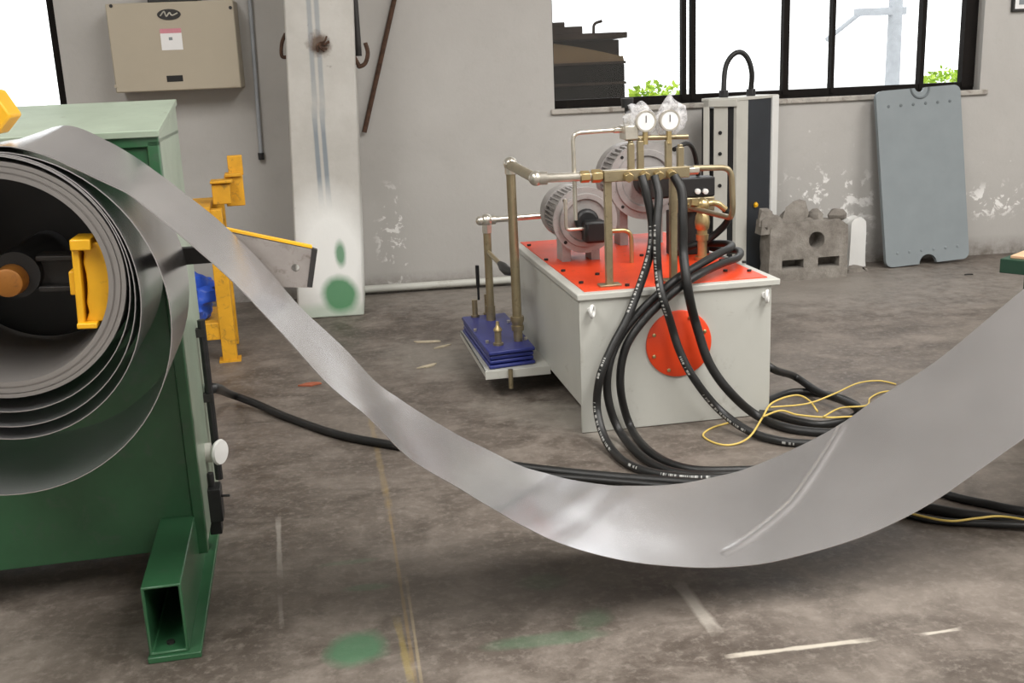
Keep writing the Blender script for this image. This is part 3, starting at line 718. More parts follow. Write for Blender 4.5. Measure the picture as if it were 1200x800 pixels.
# second return pipe
s0 = T.px(570, 258, SB); sa, sb, sz = T.loc(s0); s1 = T.px(573, 362, SB); s1z = T.loc(s1)[2]
MB().tube([T(sa, SB, s1z), T(sa, SB, sz)], .022, 14).build('riser_pipe', 'olive', unit)
MB().ball(T(sa, SB, sz), .036, 14, 10).cyl(T(sa, SB, sz-.07), T(sa, SB, sz), .029, 6).ball(T(sa-.035, SB, sz+.0), .026, 12, 8).cyl(T(sa-.035, SB, sz), T(sa+.05, SB, sz), .025, 12).build('elbow', 'chrome', unit)
e = T.loc(T.px(630, 253, SB)); MB().tube([T(sa, SB, sz), T(e[0], SB, e[2]), T(e[0]+.1, SB, e[2])], .017, 12).build('delivery_pipe', 'chrome', unit)
b1 = T.px(572, 295, SB); b2 = T.px(586, 309, 1.1); MB().tube([b1, b2], .013, 10).ball(b1, .018, 10, 6).build('branch_pipe', 'olive', unit)
MB().tube([b2, T.px(590, 313, 1.02), T.px(594, 317, .95), T.px(601, 320, RB)], .02, 12, True, [.016, .026, .026, .015]).build('branch_valve', 'black', unit)
# blue plate cooler on its tray
fr = [T.px(x, y, b) for x, y, b in ((573, 412, 0), (628, 405, 0), (540, 372, 0), (590, 366, 0))]
cz1 = .235
def cz_px(x, y): a, b, _ = T.loc(on_z(x, y, cz1)); return a, b
ca = [cz_px(573, 413), cz_px(627, 406), cz_px(592, 366), cz_px(541, 371)]
for i, (dz0, dz1, gr) in enumerate(((-.02, 0, 0), (-.045, -.024, .006), (-.068, -.049, .006), (-.09, -.072, 0))):
    cx_ = sum(p[0] for p in ca)/4; cy_ = sum(p[1] for p in ca)/4
    pts = [T(cx_+(a-cx_)*(1-gr*8), cy_+(b-cy_)*(1-gr*4), cz1+dz0) for a, b in ca]; MB().prism(pts, V(0, 0, dz1-dz0)).build('cooler_plate', 'blue', unit, .006)
mid = [T(cx_+(a-cx_)*.86, cy_+(b-cy_)*.9, cz1-.085) for a, b in ca]; MB().prism(mid, V(0, 0, .08)).build('cooler_core', 'blue', unit)
tz = cz1-.092
ta0 = min(p[0] for p in ca)-.01
MB().box(T, ta0, .0, ca[0][1]-.03, ca[2][1]+.02, tz-.008, tz).box(T, ta0, 0, ca[0][1]-.035, ca[0][1]-.027, tz-.04, tz+.004).box(T, ta0, ta0+.008, ca[0][1]-.03, ca[2][1]+.02, tz-.03, tz).build('cooler_tray', 'tank', unit, .002)
st = T.loc(T.px(598, 430, ca[0][1]-.05)); MB().cyl(T(st[0], st[1], tz+.01), T(st[0], st[1], tz-.09), .012, 10).build('drain_stub', 'olive', unit)
def port(px, py, h, r, mat='olive', tip=None):
    a, b = cz_px(px, py); mb = MB().cyl(T(a, b, cz1-.002), T(a, b, cz1+h), r, 14).cyl(T(a, b, cz1-.001), T(a, b, cz1+.012), r*1.5, 14)
    o = mb.build('cooler_port', mat, unit)
    if tip: MB().lathe(T(a, b, cz1+h), (0, 0, 1), [(0, r), (.006, r*1.25), (.016, r*1.2), (.03, r*.55), (.055, r*.45)], 12).build('port_tip', tip, o)
a, b = cz_px(603, 408); 
MB().lathe(T(pA+.004, RB, cz1-.002), (0, 0, 1), [(0, .022), (.06, .022), (.06, .032), (.085, .034), (.085, .028), (.10, .03), (.115, .036), (.135, .034), (.135, .022)], 16).build('pipe_union', 'olive', unit)
port(584, 404, .07, .018, 'olive', 'brass'); port(572, 368, .12, .018); port(557, 371, .10, .016)
MB().cyl(T(sa, SB, cz1), T(sa, SB, s1z+.02), .027, 12).build('pipe_union', 'olive', unit)
a, b = cz_px(562, 371); MB().cyl(T(a, b, cz1+.1), T(a, b, cz1+.30), .007, 8).cyl(T(a, b, cz1+.18), T(a, b, cz1+.3), .011, 8).build('air_bleed', 'black', unit)
for x, y in ((571, 402), (616, 398), (557, 388), (596, 378)):
    a, b = cz_px(x, y); MB().cyl(T(a, b, cz1-.002), T(a, b, cz1+.014), .010, 6).build('cooler_bolt', 'chrome', unit)
# right-hand pipe, valve block, brass coupling
r0 = T.px(812, 197, MBb); r1_, r2_ = T.px(857, 196, MBb), T.px(859, 243, MBb); r3 = T.px(846, 252, .3)
MB().tube(fillet([r0, r1_, r2_, T(T.loc(r2_)[0], MBb+.02, T.loc(r2_)[2]-.05), T(T.loc(r2_)[0]-.02, .6, T.loc(r2_)[2]-.06)], .05), .0135, 12).build('bent_pipe', 'olive', unit)
vb0 = .68
v0, v1 = T.loc(T.px(798, 232, vb0)), T.loc(T.px(836, 207, vb0))
MB().box(T, v0[0], v1[0]+.01, vb0, vb0+.1, v0[2], v1[2]).build('valve_block', 'black', unit, .006)
for x in (817, 826): 
    p = T.px(x, 224, vb0); MB().lathe(p, -T.d, [(0, .014), (.016, .014), (.018, .008)], 12).build('valve_cap', 'white', unit)
MB().box(T, v0[0]-.03, v1[0]+.01, vb0, vb0+.1, v0[2]-.075, v0[2]-.002).build('valve_base', 'olive', unit, .006)
vm = T.loc(T.px(812, 260, vb0)); MB().box(T, v0[0]-.04, v1[0]-.01, vb0+.02, vb0+.12, OZ, v0[2]-.07).build('valve_stand', 'darksteel', unit, .006)
cb = .54; ct = T.loc(T.px(823, 240, cb))
MB().lathe(T(ct[0], cb, OZ), (0, 0, 1), [(0, .036), (.02, .036), (.02, .024), (.10, .024), (.10, .03), (.13, .032), (.13, .026), (.15, .026), (.16, .034), (.19, .038), (.22, .034), (.25, .02)], 16).ball(T(ct[0], cb, ct[2]), .036, 14, 10).build('brass_coupling', 'brass', unit)
MB().tube(fillet([T(ct[0], cb, ct[2]), T(ct[0]+.07, cb, ct[2]+.01), T(ct[0]+.12, cb, ct[2]-.03)], .03), .016, 10).cyl(T(ct[0]-.06, cb, ct[2]+.015), T(ct[0], cb, ct[2]+.005), .02, 6).build('brass_elbow', 'brass', unit)
for dx in (.0, .05, .1): MB().cyl(T(v0[0]-.0+dx, vb0+.002, v0[2]-.04), T(v0[0]+dx, vb0-.03, v0[2]-.045), .018, 6).build('fitting', 'brass', unit)
MB().tube(spline([T.px(790, 175, .5), T.px(806, 168, .6), T.px(814, 180, .7), T.px(818, 205, .75)], 8), .012, 8).build('motor_cable', 'rubber', unit)
MB().tube(spline([T(ct[0]+.12, cb, ct[2]-.03), T(ct[0]+.15, cb+.05, ct[2]-.1), T(ct[0]+.06, cb+.1, OZ+.08), T(ct[0]-.1, cb+.1, OZ+.04)], 8), .018, 10).build('short_hose', 'rubber', unit)

# ------------------------------------------------------------------ hoses and cables
LAID = []                                   # hoses and wires already laid, as (points, radius)
def seg_dist(p, a, b):
    d = b-a; t = max(0, min(1, (p-a).dot(d)/max(d.length_squared, 1e-12))); return (a+d*t-p).length
def lay(pts, r):                            # a later hose passes over the ones it crosses
    for it in range(10):
        need = [0.0]*len(pts)
        for q, rq in LAID:
            lim = (r+rq)*1.06+.0008
            for i, p in enumerate(pts):
                cand = [j for j in range(len(q)-1) if abs(q[j].x-p.x) < .3 and (q[j]-p).length < .3]
                if not cand: continue
                back = (CAM-p).normalized(); t = need[i]
                while t < .25 and min(seg_dist(p+back*t, q[j], q[j+1]) for j in cand) < lim: t += .003
                need[i] = t
        if max(need) == 0: break
        L = [0.0]
        for a, b in zip(pts, pts[1:]): L.append(L[-1]+(b-a).length)
        off = [max((need[j]*(.5+.5*math.cos(math.pi*min(1, abs(L[i]-L[j])/.16))) for j in range(len(pts)) if need[j] > 0), default=0) for i in range(len(pts))]
        pts = [p + (CAM-p).normalized()*o for p, o in zip(pts, off)]
    LAID.append((pts, r)); return pts
def hose(name, pts, r, label, cat='hose', group=None, mat='hose', per=14, n=10):
    return tag(MB().tube(lay(spline(pts, per), r), r, n).build(name, mat), label, cat, group)
HR = .0185
def FL(x, y, r=HR): return on_z(x, y, r)
def front(lst): return [T.px(x, y, b) for x, y, b in lst]
hose('hydraulic_hose', front([(824, 285, .71), (838, 285, .64), (855, 286, .50), (856, 290, .30), (840, 298, .15), (815, 313, .02), (790, 329, -.045), (751, 364, -.05), (725, 398, -.07), (713, 432, -.10), (713, 469, -.10)]) + [FL(728, 508, .035), FL(761, 541), FL(806, 556), FL(870, 556, .03), FL(990, 556)], HR, 'black hose from behind the brass coupling, inner of two curling past the tank corner', mat='rubber')
hose('hydraulic_hose', front([(829, 289, .74), (847, 293, .64), (866, 294, .46), (864, 302, .26), (845, 309, .12), (818, 322, .0), (792, 340, -.05), (757, 372, -.06), (733, 408, -.08), (727, 453, -.09)]) + [FL(739, 500, .03), FL(764, 531), FL(806, 549), FL(868, 551), FL(990, 545)], HR, 'black hose from behind the brass coupling hanging closest to the orange cover', mat='rubber')
hose('hydraulic_hose', front([(752, 206, .035), (757, 225, .01), (764, 262, 0), (761, 300, -.03), (738, 366, -.05), (717, 407, -.08), (703, 443, -.12), (700, 482, -.12)]) + [FL(713, 521, .03), FL(741, 546), FL(790, 558), FL(850, 560), FL(960, 561), FL(1040, 566)], HR, 'printed black hose from the manifold curling furthest out past the tank corner', mat='hose')
hose('hydraulic_hose', front([(767, 206, .035), (772, 230, .0), (770, 262, -.035), (770, 300, -.04), (774, 339, -.05), (785, 375, -.06), (796, 410, -.09), (813, 443, -.12), (842, 479, -.12)]) + [FL(878, 505, .03), FL(918, 517), FL(965, 521), FL(1040, 530), FL(1120, 560)], HR, 'printed black hose crossing the left half of the orange cover')
hose('hydraulic_hose', front([(790, 206, .035), (799, 226, .0), (800, 262, -.035), (801, 300, -.04), (808, 349, -.05), (819, 391, -.07), (832, 427, -.10), (855, 459, -.12)]) + [FL(886, 486, .04), FL(925, 502), FL(980, 508), FL(1060, 512)], HR*1.12, 'thick black hose passing the right edge of the orange cover', mat='rubber')
hose('hydraulic_hose', [FL(880, 480), FL(905, 467), FL(931, 459), FL(963, 461), FL(991, 468), FL(1007, 479), FL(997, 490), FL(963, 497), FL(931, 492), FL(909, 486), FL(890, 484)], HR*.95, 'black hose lying in a flat loop beside the tank', mat='rubber')
hose('hydraulic_hose', [T(TW+.02, .25, .24), T(TW+.06, .1, .19)] + [FL(931, 441, .08), FL(959, 459, .05), FL(987, 469, .055), FL(1012, 482, .05), FL(1040, 505, .02), FL(1090, 530)], HR, 'black hose dropping to the floor from behind the right tank corner', mat='rubber')
hose('floor_cable', [D(bu-.01, BD+.56, D.px(243, 456, BD+.56).z), D(bu+.035, BD+.575, D.px(246, 457, BD+.56).z)] + [FL(268, 461, .1), FL(298, 472, .04), FL(340, 490), FL(400, 510), FL(470, 523), FL(540, 535), FL(610, 547), FL(700, 557), FL(790, 564), FL(900, 572), FL(1000, 582), FL(1080, 594), FL(1140, 604), FL(1230, 614), FL(1400, 622), FL(1800, 610)], .02, 'thick black cable running over the floor from the decoiler under the strip', 'cable', mat='rubber')
hose('floor_cable', [FL(600, 552, .014), FL(640, 557, .014), FL(700, 562, .014), FL(780, 569, .014), FL(900, 580, .014), FL(1000, 588, .014), FL(1060, 602, .014), FL(1110, 611, .014), FL(1230, 617, .014), FL(1400, 630, .014), FL(1800, 622, .014)], .013, 'thin black cable lying beside the thick one under the strip', 'cable', mat='rubber')
hose('floor_cable', [FL(1090, 573, .016), FL(1115, 581, .016), FL(1150, 589, .016), FL(1230, 602, .016), FL(1400, 608, .016), FL(1800, 592, .016)], .016, 'black cable on the floor behind the rising end of the strip', 'cable', mat='rubber')
hose('yellow_wire', [FL(862, 493, .004), FL(835, 501, .004), FL(824, 510, .004), FL(838, 519, .004), FL(858, 521, .004), FL(878, 512, .006), FL(893, 490, .05), FL(905, 472, .06), FL(932, 463, .055), FL(948, 469, .05), FL(958, 482, .03)], .0045, 'thin yellow wire looped on the floor by the tank foot', 'wire', mat='wire')
hose('yellow_wire', [FL(894, 488, .05), FL(915, 481, .055), FL(935, 486, .05), FL(970, 489, .045), FL(1000, 488, .03), FL(1030, 489, .01)], .0045, 'thin yellow wire lying across the flat hose loop', 'wire', mat='wire')
hose('yellow_wire', [FL(903, 477, .06), FL(945, 473, .06), FL(976, 462, .07), FL(1005, 449, .03), FL(1030, 446, .01), FL(1050, 450, .005)], .004, 'thin yellow wire arching away from the hoses across bare floor', 'wire', mat='wire')
hose('yellow_wire', [FL(965, 488, .05), FL(985, 478, .06), FL(1015, 475, .05), FL(1020, 466, .01), FL(1035, 459, .005), FL(1060, 458, .005)], .004, 'short yellow wire poking out behind the rising strip', 'wire', mat='wire')
hose('yellow_wire', [FL(1060, 600, .03), FL(1110, 610, .035), FL(1145, 607, .036), FL(1175, 605, .035), FL(1230, 613, .036), FL(1300, 618, .036), FL(1400, 622, .042)], .004, 'thin orange yellow wire lying on the floor cables', 'wire', mat='wire')

# ------------------------------------------------------------------ control cabinet behind the unit
Kn, Kr, Kl = on_wall(864, 200, 7.55), on_wall(908, 200, 7.85), on_wall(825, 112, 7.66)
K = Frame((Kn.x, Kn.y, 0), math.degrees(math.atan2(Kr.y-Kn.y, Kr.x-Kn.x)))
kt = K.loc(K.px(865, 116, 0))[2]
ka0 = K.loc(K.px(863, 200, 0))[0]; ka1 = K.loc(K.px(876, 200, 0))[0]; ka2 = K.loc(K.px(903, 200, 0))[0]; ka3 = K.loc(K.px(910, 200, 0))[0]
cab = thing('control_cabinet', 'open grey control cabinet with dark panel and black cable hoop on top', 'cabinet', K((ka0+ka3)/2, .25, 0))
KD = K.loc(Kl)[1]
# the open side faces left: posts, perforated inner rail
lx = K.loc(K.px(824, 150, KD))[0]
MB().box(K, ka0, ka1, 0, .03, 0, kt).build('post', 'cabgrey', cab, .003)
sideF = Frame(tuple(K(ka0, 0, 0)), 0)
sv = V(Kl.x, Kl.y, 0)-K(ka0, 0, 0); sl = sv.length; sdir = sv.normalized(); snor = V(-sdir.y, sdir.x, 0)
def S(a, b, z): return K(ka0, 0, 0) + sdir*a + snor*b + V(0, 0, z)
MB().box(S, sl-.04, sl, -.02, .02, 0, kt).build('post', 'cabgrey', cab, .003)
MB().box(S, sl*.28, sl*.70, -.01, .0, 0, kt-.05).build('inner_rail', 'cabgrey', cab, .002)
MB().box(S, .0, sl, -.02, .02, kt-.05, kt).build('top_rail', 'cabgrey', cab, .003)
MB().box(S, .0, sl, -.02, .02, .0, .06).build('bottom_rail', 'cabgrey', cab, .003)
for z in (.25, .5, .72, .95, 1.1): MB().cyl(S(sl*.5, .0, z), S(sl*.5, .006, z), .014, 10).cyl(S(sl*.5, -.002, z), S(sl*.5, -.016, z), .014, 10).build('rail_hole', 'plug', cab)
for z in (.8, 1.0): MB().box(S, sl*.72, sl*.75, -.014, -.006, z, z+.12).build('rail_slot', 'plug', cab)
MB().box(K, ka1, ka2, .004, .03, 0, kt-.0).build('front_panel', 'navy', cab, .003)
MB().box(K, ka2, ka3, -.01, .03, 0, kt+.004).build('white_edge', 'white', cab, .003)
back = S(sl, 0, 0); 
MB().hexa([K(ka0, .03, .05), K(ka2, .03, .05), K(ka2, KD, .05), back+V(0, .05, .05), K(ka0, .03, kt-.06), K(ka2, .03, kt-.06), K(ka2, KD, kt-.06), back+V(0, .05, kt-.06)]).build('inner_case', 'black', cab)
MB().prism([K(ka0-.005, -.005, kt-.012), K(ka3, -.005, kt-.012), K(ka3, KD, kt-.012), back+V(-.01, .03, kt-.012)], V(0, 0, .022)).build('top_plate', 'cabgrey', cab, .003)
h0, h1 = on_wall(848, 106, 7.72), on_wall(880, 108, 7.76); h0.z = h1.z = kt+.01
pm_ = [h0, h0+V(0, 0, .05)] + [on_wall(x, y, 7.74) for x, y in ((850, 80), (857, 66), (867, 61), (876, 68), (881, 85))] + [h1+V(0, 0, .05), h1]
MB().tube(spline(pm_, 6), .019, 10).build('cable_hoop', 'rubber', cab)
for h in (h0, h1): MB().cyl(h-V(0, 0, .015), h+V(0, 0, .05), .035, 8).build('cable_gland', 'black', cab, .004)
yt = K.px(885, 240, -.004); MB().lathe(yt, K.d*-1, [(-.002, .02), (.012, .022), (.02, .012)], 5).build('warning_tag', 'yellow', cab)

# ------------------------------------------------------------------ concrete block
B = Frame(tuple(on_z(902, 331)), 3.0); B.o.z = 0
bw = B.loc(B.px(992, 300, 0))[0]; bh = B.loc(B.px(930, 262, 0))[2]
blk = thing('concrete_block', 'broken grey concrete block with round hole and two slots beside cabinet', 'concrete block', B(bw/2, .15, 0))
def grid_block(mb, fr, w, d, h, n=10):
    import itertools
    bmx = bmesh.new(); bmesh.ops.create_cube(bmx, size=1); bmesh.ops.subdivide_edges(bmx, edges=bmx.edges, cuts=n, use_grid_fill=True)
    me_v = []; bmx.verts.index_update()
    for v_ in bmx.verts:
        x, y, z = v_.co.x+.5, v_.co.y+.5, v_.co.z+.5
        a = x*w; b = y*d; c = z*h
        taper = .02*(1-z); a = a + (x-.5)*taper
        nn = noise.noise(V(a*6, b*6, c*6)); n2 = noise.noise(V(a*19, b*19, c*19))
        if z > .98: c += .02*nn + .02*n2 - .03*max(0, abs(x-.5)-.42)/.08
        elif z > .02: c += .0
        if y < .02: b += .008*nn + .006*n2
        if x < .02 or x > .98: a += (.014*nn + .008*n2)
        me_v.append(fr(a, b, c))
    mb.add(me_v, [tuple(v_.index for v_ in f.verts) for f in bmx.faces]); bmx.free(); return mb
body = grid_block(MB(), B, bw, .17, bh).build('block_body', 'concrete', blk)
hcx = B.loc(B.px(958, 281, 0)); s1c = B.loc(B.px(929, 309, 0)); s2c = B.loc(B.px(971, 306, 0))
cut(body, [MB().cyl(B(hcx[0], -.1, hcx[2]), B(hcx[0]-.015, .135, hcx[2]), .062, 20), MB().box(B, s1c[0]-.085, s1c[0]+.085, -.1, .135, s1c[2]-.035, s1c[2]+.03), MB().box(B, s2c[0]-.085, s2c[0]+.085, -.1, .135, s2c[2]-.04, s2c[2]+.035)])
rr = random.Random(3)
for (x0, x1, y0, dpt, hh) in ((888, 910, 250, .06, .09), (911, 947, 244, .08, .12), (949, 966, 252, .09, .08), (968, 990, 256, .08, .05)):
    p, q = B.loc(B.px(x0, y0, dpt)), B.loc(B.px(x1, y0, dpt)); mb = MB(); mb.ball(B((p[0]+q[0])/2, dpt, bh+.02), 1, 7, 5, ((q[0]-p[0])/2, .06, hh))
    for v_ in mb.v:
        d_ = v_ - B((p[0]+q[0])/2, dpt, bh+.02); v_ += d_*(.55*noise.noise(v_*9) + .35*noise.noise(v_*23))
    mb.sm = [False]*len(mb.sm); mb.build('broken_top', 'concrete', blk)
p = B.loc(B.px(887, 262, .05)); mb = grid_block(MB(), Frame(tuple(B(max(p[0], -.06), .01, bh-.07)), 3), .16, .11, .13, 4); mb.build('broken_corner', 'concrete', blk)
# white slab next to it
q = on_z(1004, 313); SL = Frame((q.x-.055, q.y, 0), 4)
sh = SL.loc(SL.px(1003, 256, 0))[2]
tag(grid_block(MB(), SL, .12, .12, sh, 5).build('plaster_slab', 'white'), 'small white plaster slab standing against the concrete block', 'slab')
q = on_z(1000, 318); tag(grid_block(MB(), Frame((q.x-.06, q.y-.06, 0), 12), .16, .06, .035, 3).build('plaster_chunk', 'concrete'), 'flat broken chunk on floor in front of white slab', 'rubble')

# ------------------------------------------------------------------ grey plastic board leaning on the wall
g0, g1 = on_z(1036, 314, .0), on_z(1133, 306, .0)
gu = (g1-g0).normalized(); gw = (g1-g0).length
tp = on_plane(1027, 107, V(0, WALL_Y-.06, 0), V(0, 1, 0)); tq = on_plane(1119, 104, V(0, WALL_Y-.06, 0), V(0, 1, 0))
gv = (((tp+tq)/2)-((g0+g1)/2)); gh = gv.length; gv.normalize(); gu = (gu - gv*gu.dot(gv)).normalized(); gn = gu.cross(gv).normalized()
if gn.y > 0: gn = -gn
gw_t = (tq-tp).length
brd = thing('plastic_board', 'blue grey moulded plastic board with handle notches leaning against wall under window', 'plastic board', (g0+g1)/2)
def G(a, b, c): return g0 + gu*(a*gw + (1-a*2)*0*0) + gv*(b*gh) + gn*c
def outline(mg, r=.055, n=6):
    pts = []; w, h = gw-2*mg, gh-2*mg
    for cx_, cy_, a0_ in ((w-r, r, -90), (w-r, h-r, 0), (r, h-r, 90), (r, r, 180)):
        for i in range(n+1):
            a = math.radians(a0_+90*i/n); pts.append((mg+cx_+math.cos(a)*r, mg+cy_+math.sin(a)*r))
    return pts
def GP(x, y, c): return g0 + gu*x + gv*y + gn*c
pan = MB().prism([GP(x, y, 0) for x, y in outline(0)], gn*.035).build('panel', 'greyplastic', brd)
cut(pan, [MB().cyl(GP(gw*.5, -.005, -.05), GP(gw*.5, -.005, .1), .075, 24), MB().cyl(GP(gw*.52, gh+.012, -.05), GP(gw*.52, gh+.012, .1), .045, 24)])
bv = pan.modifiers.new('bevel', 'BEVEL'); bv.width = .008; bv.segments = 2; bv.limit_method = 'ANGLE'; bv.angle_limit = math.radians(50)
hd = []
for i in range(13):
    a = math.pi + math.pi*i/12; hd.append(GP(gw*.52+math.cos(a)*.075, gh-.002+math.sin(a)*.075, .036))
MB().tube(hd, .009, 8).build('handle', 'greyplastic_dark', brd)
for row, yy in ((0, gh-.12), (1, .105)):
    for i in range(6):
        x = gw*(.14+.145*i); p = GP(x, yy+.012*0, .0345)
        MB().lathe(p, gn, [(0, .013), (.004, .011), (.006, .006)], 10).build('dimple', 'greyplastic_dark' if row == 0 else 'greyplastic', brd)
# ------------------------------------------------------------------ things on the wall
BXY = WALL_Y-.24
c = [on_wall(x, y, BXY) for x, y in ((134, 107), (279, 105), (277, 3), (124, 1))]
bx0, bx1, bz0, bz1 = (c[0].x+c[3].x)/2, (c[1].x+c[2].x)/2, (c[0].z+c[1].z)/2, (c[2].z+c[3].z)/2
wb = thing('wall_box', 'beige sheet metal box with white sticker on wall beside conduit', 'wall box', V((bx0+bx1)/2, WALL_Y-.12, bz0))
MB().box(WORLD, bx0, bx1, BXY, WALL_Y+.002, bz0, bz1).build('case', 'beige', wb, .008)
def on_box(x, y): return on_wall(x, y, BXY)
p0, p1 = on_box(190, 59), on_box(212, 33); MB().box(WORLD, p0.x, p1.x, BXY-.002, BXY+.002, p0.z, p1.z).build('sticker', 'paper', wb)
MB().box(WORLD, p0.x, p1.x, BXY-.003, BXY-.001, p1.z-.03, p1.z).build('sticker_heading', 'pink', wb)
q = on_box(200, 45); MB().box(WORLD, q.x-.012, q.x+.012, BXY-.003, BXY-.001, q.z-.012, q.z+.008).build('sticker_print', 'greyplastic', wb)
q = on_box(198, 17); 
MB().prism([V(q.x+math.cos(a*math.pi/12)*.078, BXY-.004, q.z+math.sin(a*math.pi/12)*.036) for a in range(24)], V(0, .008, 0)).build('badge', 'darksteel', wb)
MB().tube(spline([V(q.x-.058, BXY-.005, q.z-.008), V(q.x-.03, BXY-.005, q.z+.02), V(q.x-.018, BXY-.005, q.z-.012), V(q.x+.005, BXY-.005, q.z+.012), V(q.x+.02, BXY-.005, q.z-.006), V(q.x+.058, BXY-.005, q.z+.008)], 5), .005, 6).build('badge_script', 'chrome', wb)
ring(MB(), V(q.x, BXY-.004, q.z), (0, 1, 0), .036, .004, 24, 6)
q0, q1 = on_box(196, 96), on_box(214, 88); MB().box(WORLD, q0.x, q1.x, BXY-.002, BXY+.003, q0.z, q1.z).build('latch_slot', 'plug', wb)
for x, y in ((130, 7), (270, 9), (136, 101), (274, 99)):
    p = on_box(x, y); MB().cyl(p+V(0, .003, 0), p-V(0, .006, 0), .012, 8).build('screw', 'darksteel' if y < 50 else 'beige', wb)
p0, p1 = on_box(172, 3), on_box(231, 3); MB().box(WORLD, p0.x, p1.x, BXY+.02, WALL_Y-.02, bz1-.002, bz1+.10).build('top_duct', 'black', wb, .006)
# conduit, rod, hooks
p = on_wall(302, 0, WALL_Y-.04); q = on_wall(306, 184, WALL_Y-.04)
cd = thing('conduit', 'thin grey conduit ending above the floor between wall box and column', 'conduit', V(q.x, WALL_Y-.04, q.z))
MB().cyl(V(p.x, WALL_Y-.03, 4.5), V(q.x, WALL_Y-.03, q.z), .014, 10).build('tube', 'palegrey', cd)
MB().cyl(V(q.x, WALL_Y-.03, q.z+.03), V(q.x, WALL_Y-.03, q.z-.02), .022, 10).build('end_cap', 'black', cd)
for z in (2.5, 3.3, 4.2): MB().box(WORLD, p.x-.03, p.x+.03, WALL_Y-.045, WALL_Y+.001, z, z+.02).build('clip', 'palegrey', cd)
p = on_wall(462, 0, WALL_Y-.03); q = on_wall(427, 155, WALL_Y-.03); d_ = (p-q)
tag(MB().tube([q, q+d_*.5, q+d_*1.35], .017, 8).build('slanting_rod', 'rust'), 'dark rusty rod slanting up the wall beside the column', 'rod')
hk = on_plane(419, 66, V(0, CY+.12, 0), V(0, 1, 0))
pts = [V(cr0+(cr1-cr0)*(hk.z/ZC)*ex-.02, CY+.12, hk.z+.02), V(hk.x, CY+.12, hk.z-.05)] + [on_plane(x, y, V(0, CY+.12, 0), V(0, 1, 0)) for x, y in ((421, 78), (428, 74), (431, 62), (428, 50))]
tag(MB().tube(spline(pts, 6), .014, 8).build('iron_hook', 'rust'), 'bent rusty iron hook on the right side of column', 'hook')
hk = on_plane(417, 20, V(0, CY+.18, 0), V(0, 1, 0)); tag(MB().tube([V(hk.x-.0, CY+.18, hk.z+1.5), V(hk.x, CY+.18, hk.z), V(hk.x, CY+.18, hk.z-.25)], .022, 8).build('drop_pipe', 'darksteel'), 'dark pipe coming down the right side of column', 'pipe')
hk = on_plane(331, 58, V(0, CY+.1, 0), V(0, 1, 0)); tag(MB().tube(spline([V(hk.x+.03, CY+.1, hk.z+.1), V(hk.x, CY+.1, hk.z+.04), V(hk.x-.008, CY+.1, hk.z-.04), V(hk.x+.03, CY+.1, hk.z-.05)], 6), .012, 8).build('iron_hook', 'rust'), 'small rusty bracket on the left edge of column', 'hook')
hk = on_plane(375, 50, V(0, CY-.005, 0), V(0, 1, 0))
rb = MB()
rr = random.Random(5)
for i in range(7):
    a = rr.uniform(0, 6.28); rb.tube(spline([hk+V(0, 0, 0), hk+V(math.cos(a)*.03, -.02, math.sin(a)*.03), hk+V(math.cos(a+.5)*.06, -.012, math.sin(a+.5)*.06)], 4), .006, 6)
tag(rb.build('rusty_bolt_stub', 'rust'), 'tangle of rusted wire stubs on the front of column', 'rusty wire')
p0, p1 = on_wall(1184, 14), on_wall(1240, -30)
nt = thing('framed_notice', 'small dark framed notice on wall to the right of window', 'notice', V((p0.x+p1.x)/2, WALL_Y-.01, p0.z))
MB().box(WORLD, p0.x, p1.x, WALL_Y-.025, WALL_Y+.001, p0.z, p1.z).build('frame', 'darksteel', nt, .003)
MB().box(WORLD, p0.x+.02, p1.x-.02, WALL_Y-.027, WALL_Y-.02, p0.z+.02, p1.z-.02).build('sheet', 'paper', nt)
MB().box(WORLD, p0.x+.05, p1.x-.05, WALL_Y-.029, WALL_Y-.022, p0.z+.05, p1.z-.05).build('picture_print', 'greyplastic', nt)

# ------------------------------------------------------------------ yellow stand and its blue bundle
YS = Frame(tuple(on_z(270, 424)), 6); YS.o.z = 0
def yp_(x, y, b=0): a, _, z = YS.loc(YS.px(x, y, b)); return a, z
ys = thing('yellow_stand', 'worn yellow stepped steel stand behind the decoiler', 'stand', YS(-.1, .2, 0))
def ybox(x0, y0, x1, y1, b0, b1, name, mat='yellow_worn'):
    A = yp_(x0, y0, b0); Bq = yp_(x1, y1, b0); return MB().box(YS, min(A[0], Bq[0]), max(A[0], Bq[0]), b0, b1, max(0, min(A[1], Bq[1])), max(A[1], Bq[1])).build(name, mat, ys, .004)
la, lb = yp_(262, 330)[0], yp_(279, 424)[0]
la = lb-.085
zt = yp_(250, 242)[1]
MB().box(YS, la, lb, 0, .085, 0, zt-.02).build('leg', 'yellow_worn', ys, .004)
MB().box(YS, la-.02, lb+.02, -.01, .10, 0, .012).build('foot', 'yellow_worn', ys)
MB().box(YS, la-.75, la-.665, 0, .085, 0, zt-.02).build('leg', 'yellow_worn', ys, .004)
MB().box(YS, la, lb, .435, .52, 0, zt-.02).build('leg', 'yellow_worn', ys, .004)
zb0, zb1 = yp_(250, 399)[1], yp_(250, 379)[1]
MB().box(YS, la-.67, la+.01, .01, .075, zb0, zb1).build('cross_beam', 'yellow_worn', ys, .004)
zt = yp_(250, 242)[1]
MB().box(YS, la-.70, la+.02, -.02, .52, zt-.03, zt).build('shelf_plate', 'yellow_worn', ys, .003)
ybox(250, 240, 269, 215, .12, .2, 'step_post'); ybox(246, 216, 272, 211, .1, .24, 'step_ledge')
ybox(266, 242, 284, 205, .22, .30, 'step_post'); ybox(263, 208, 282, 203, .2, .34, 'step_ledge'); ybox(268, 206, 283, 182, .26, .33, 'top_post')
zs = zb1
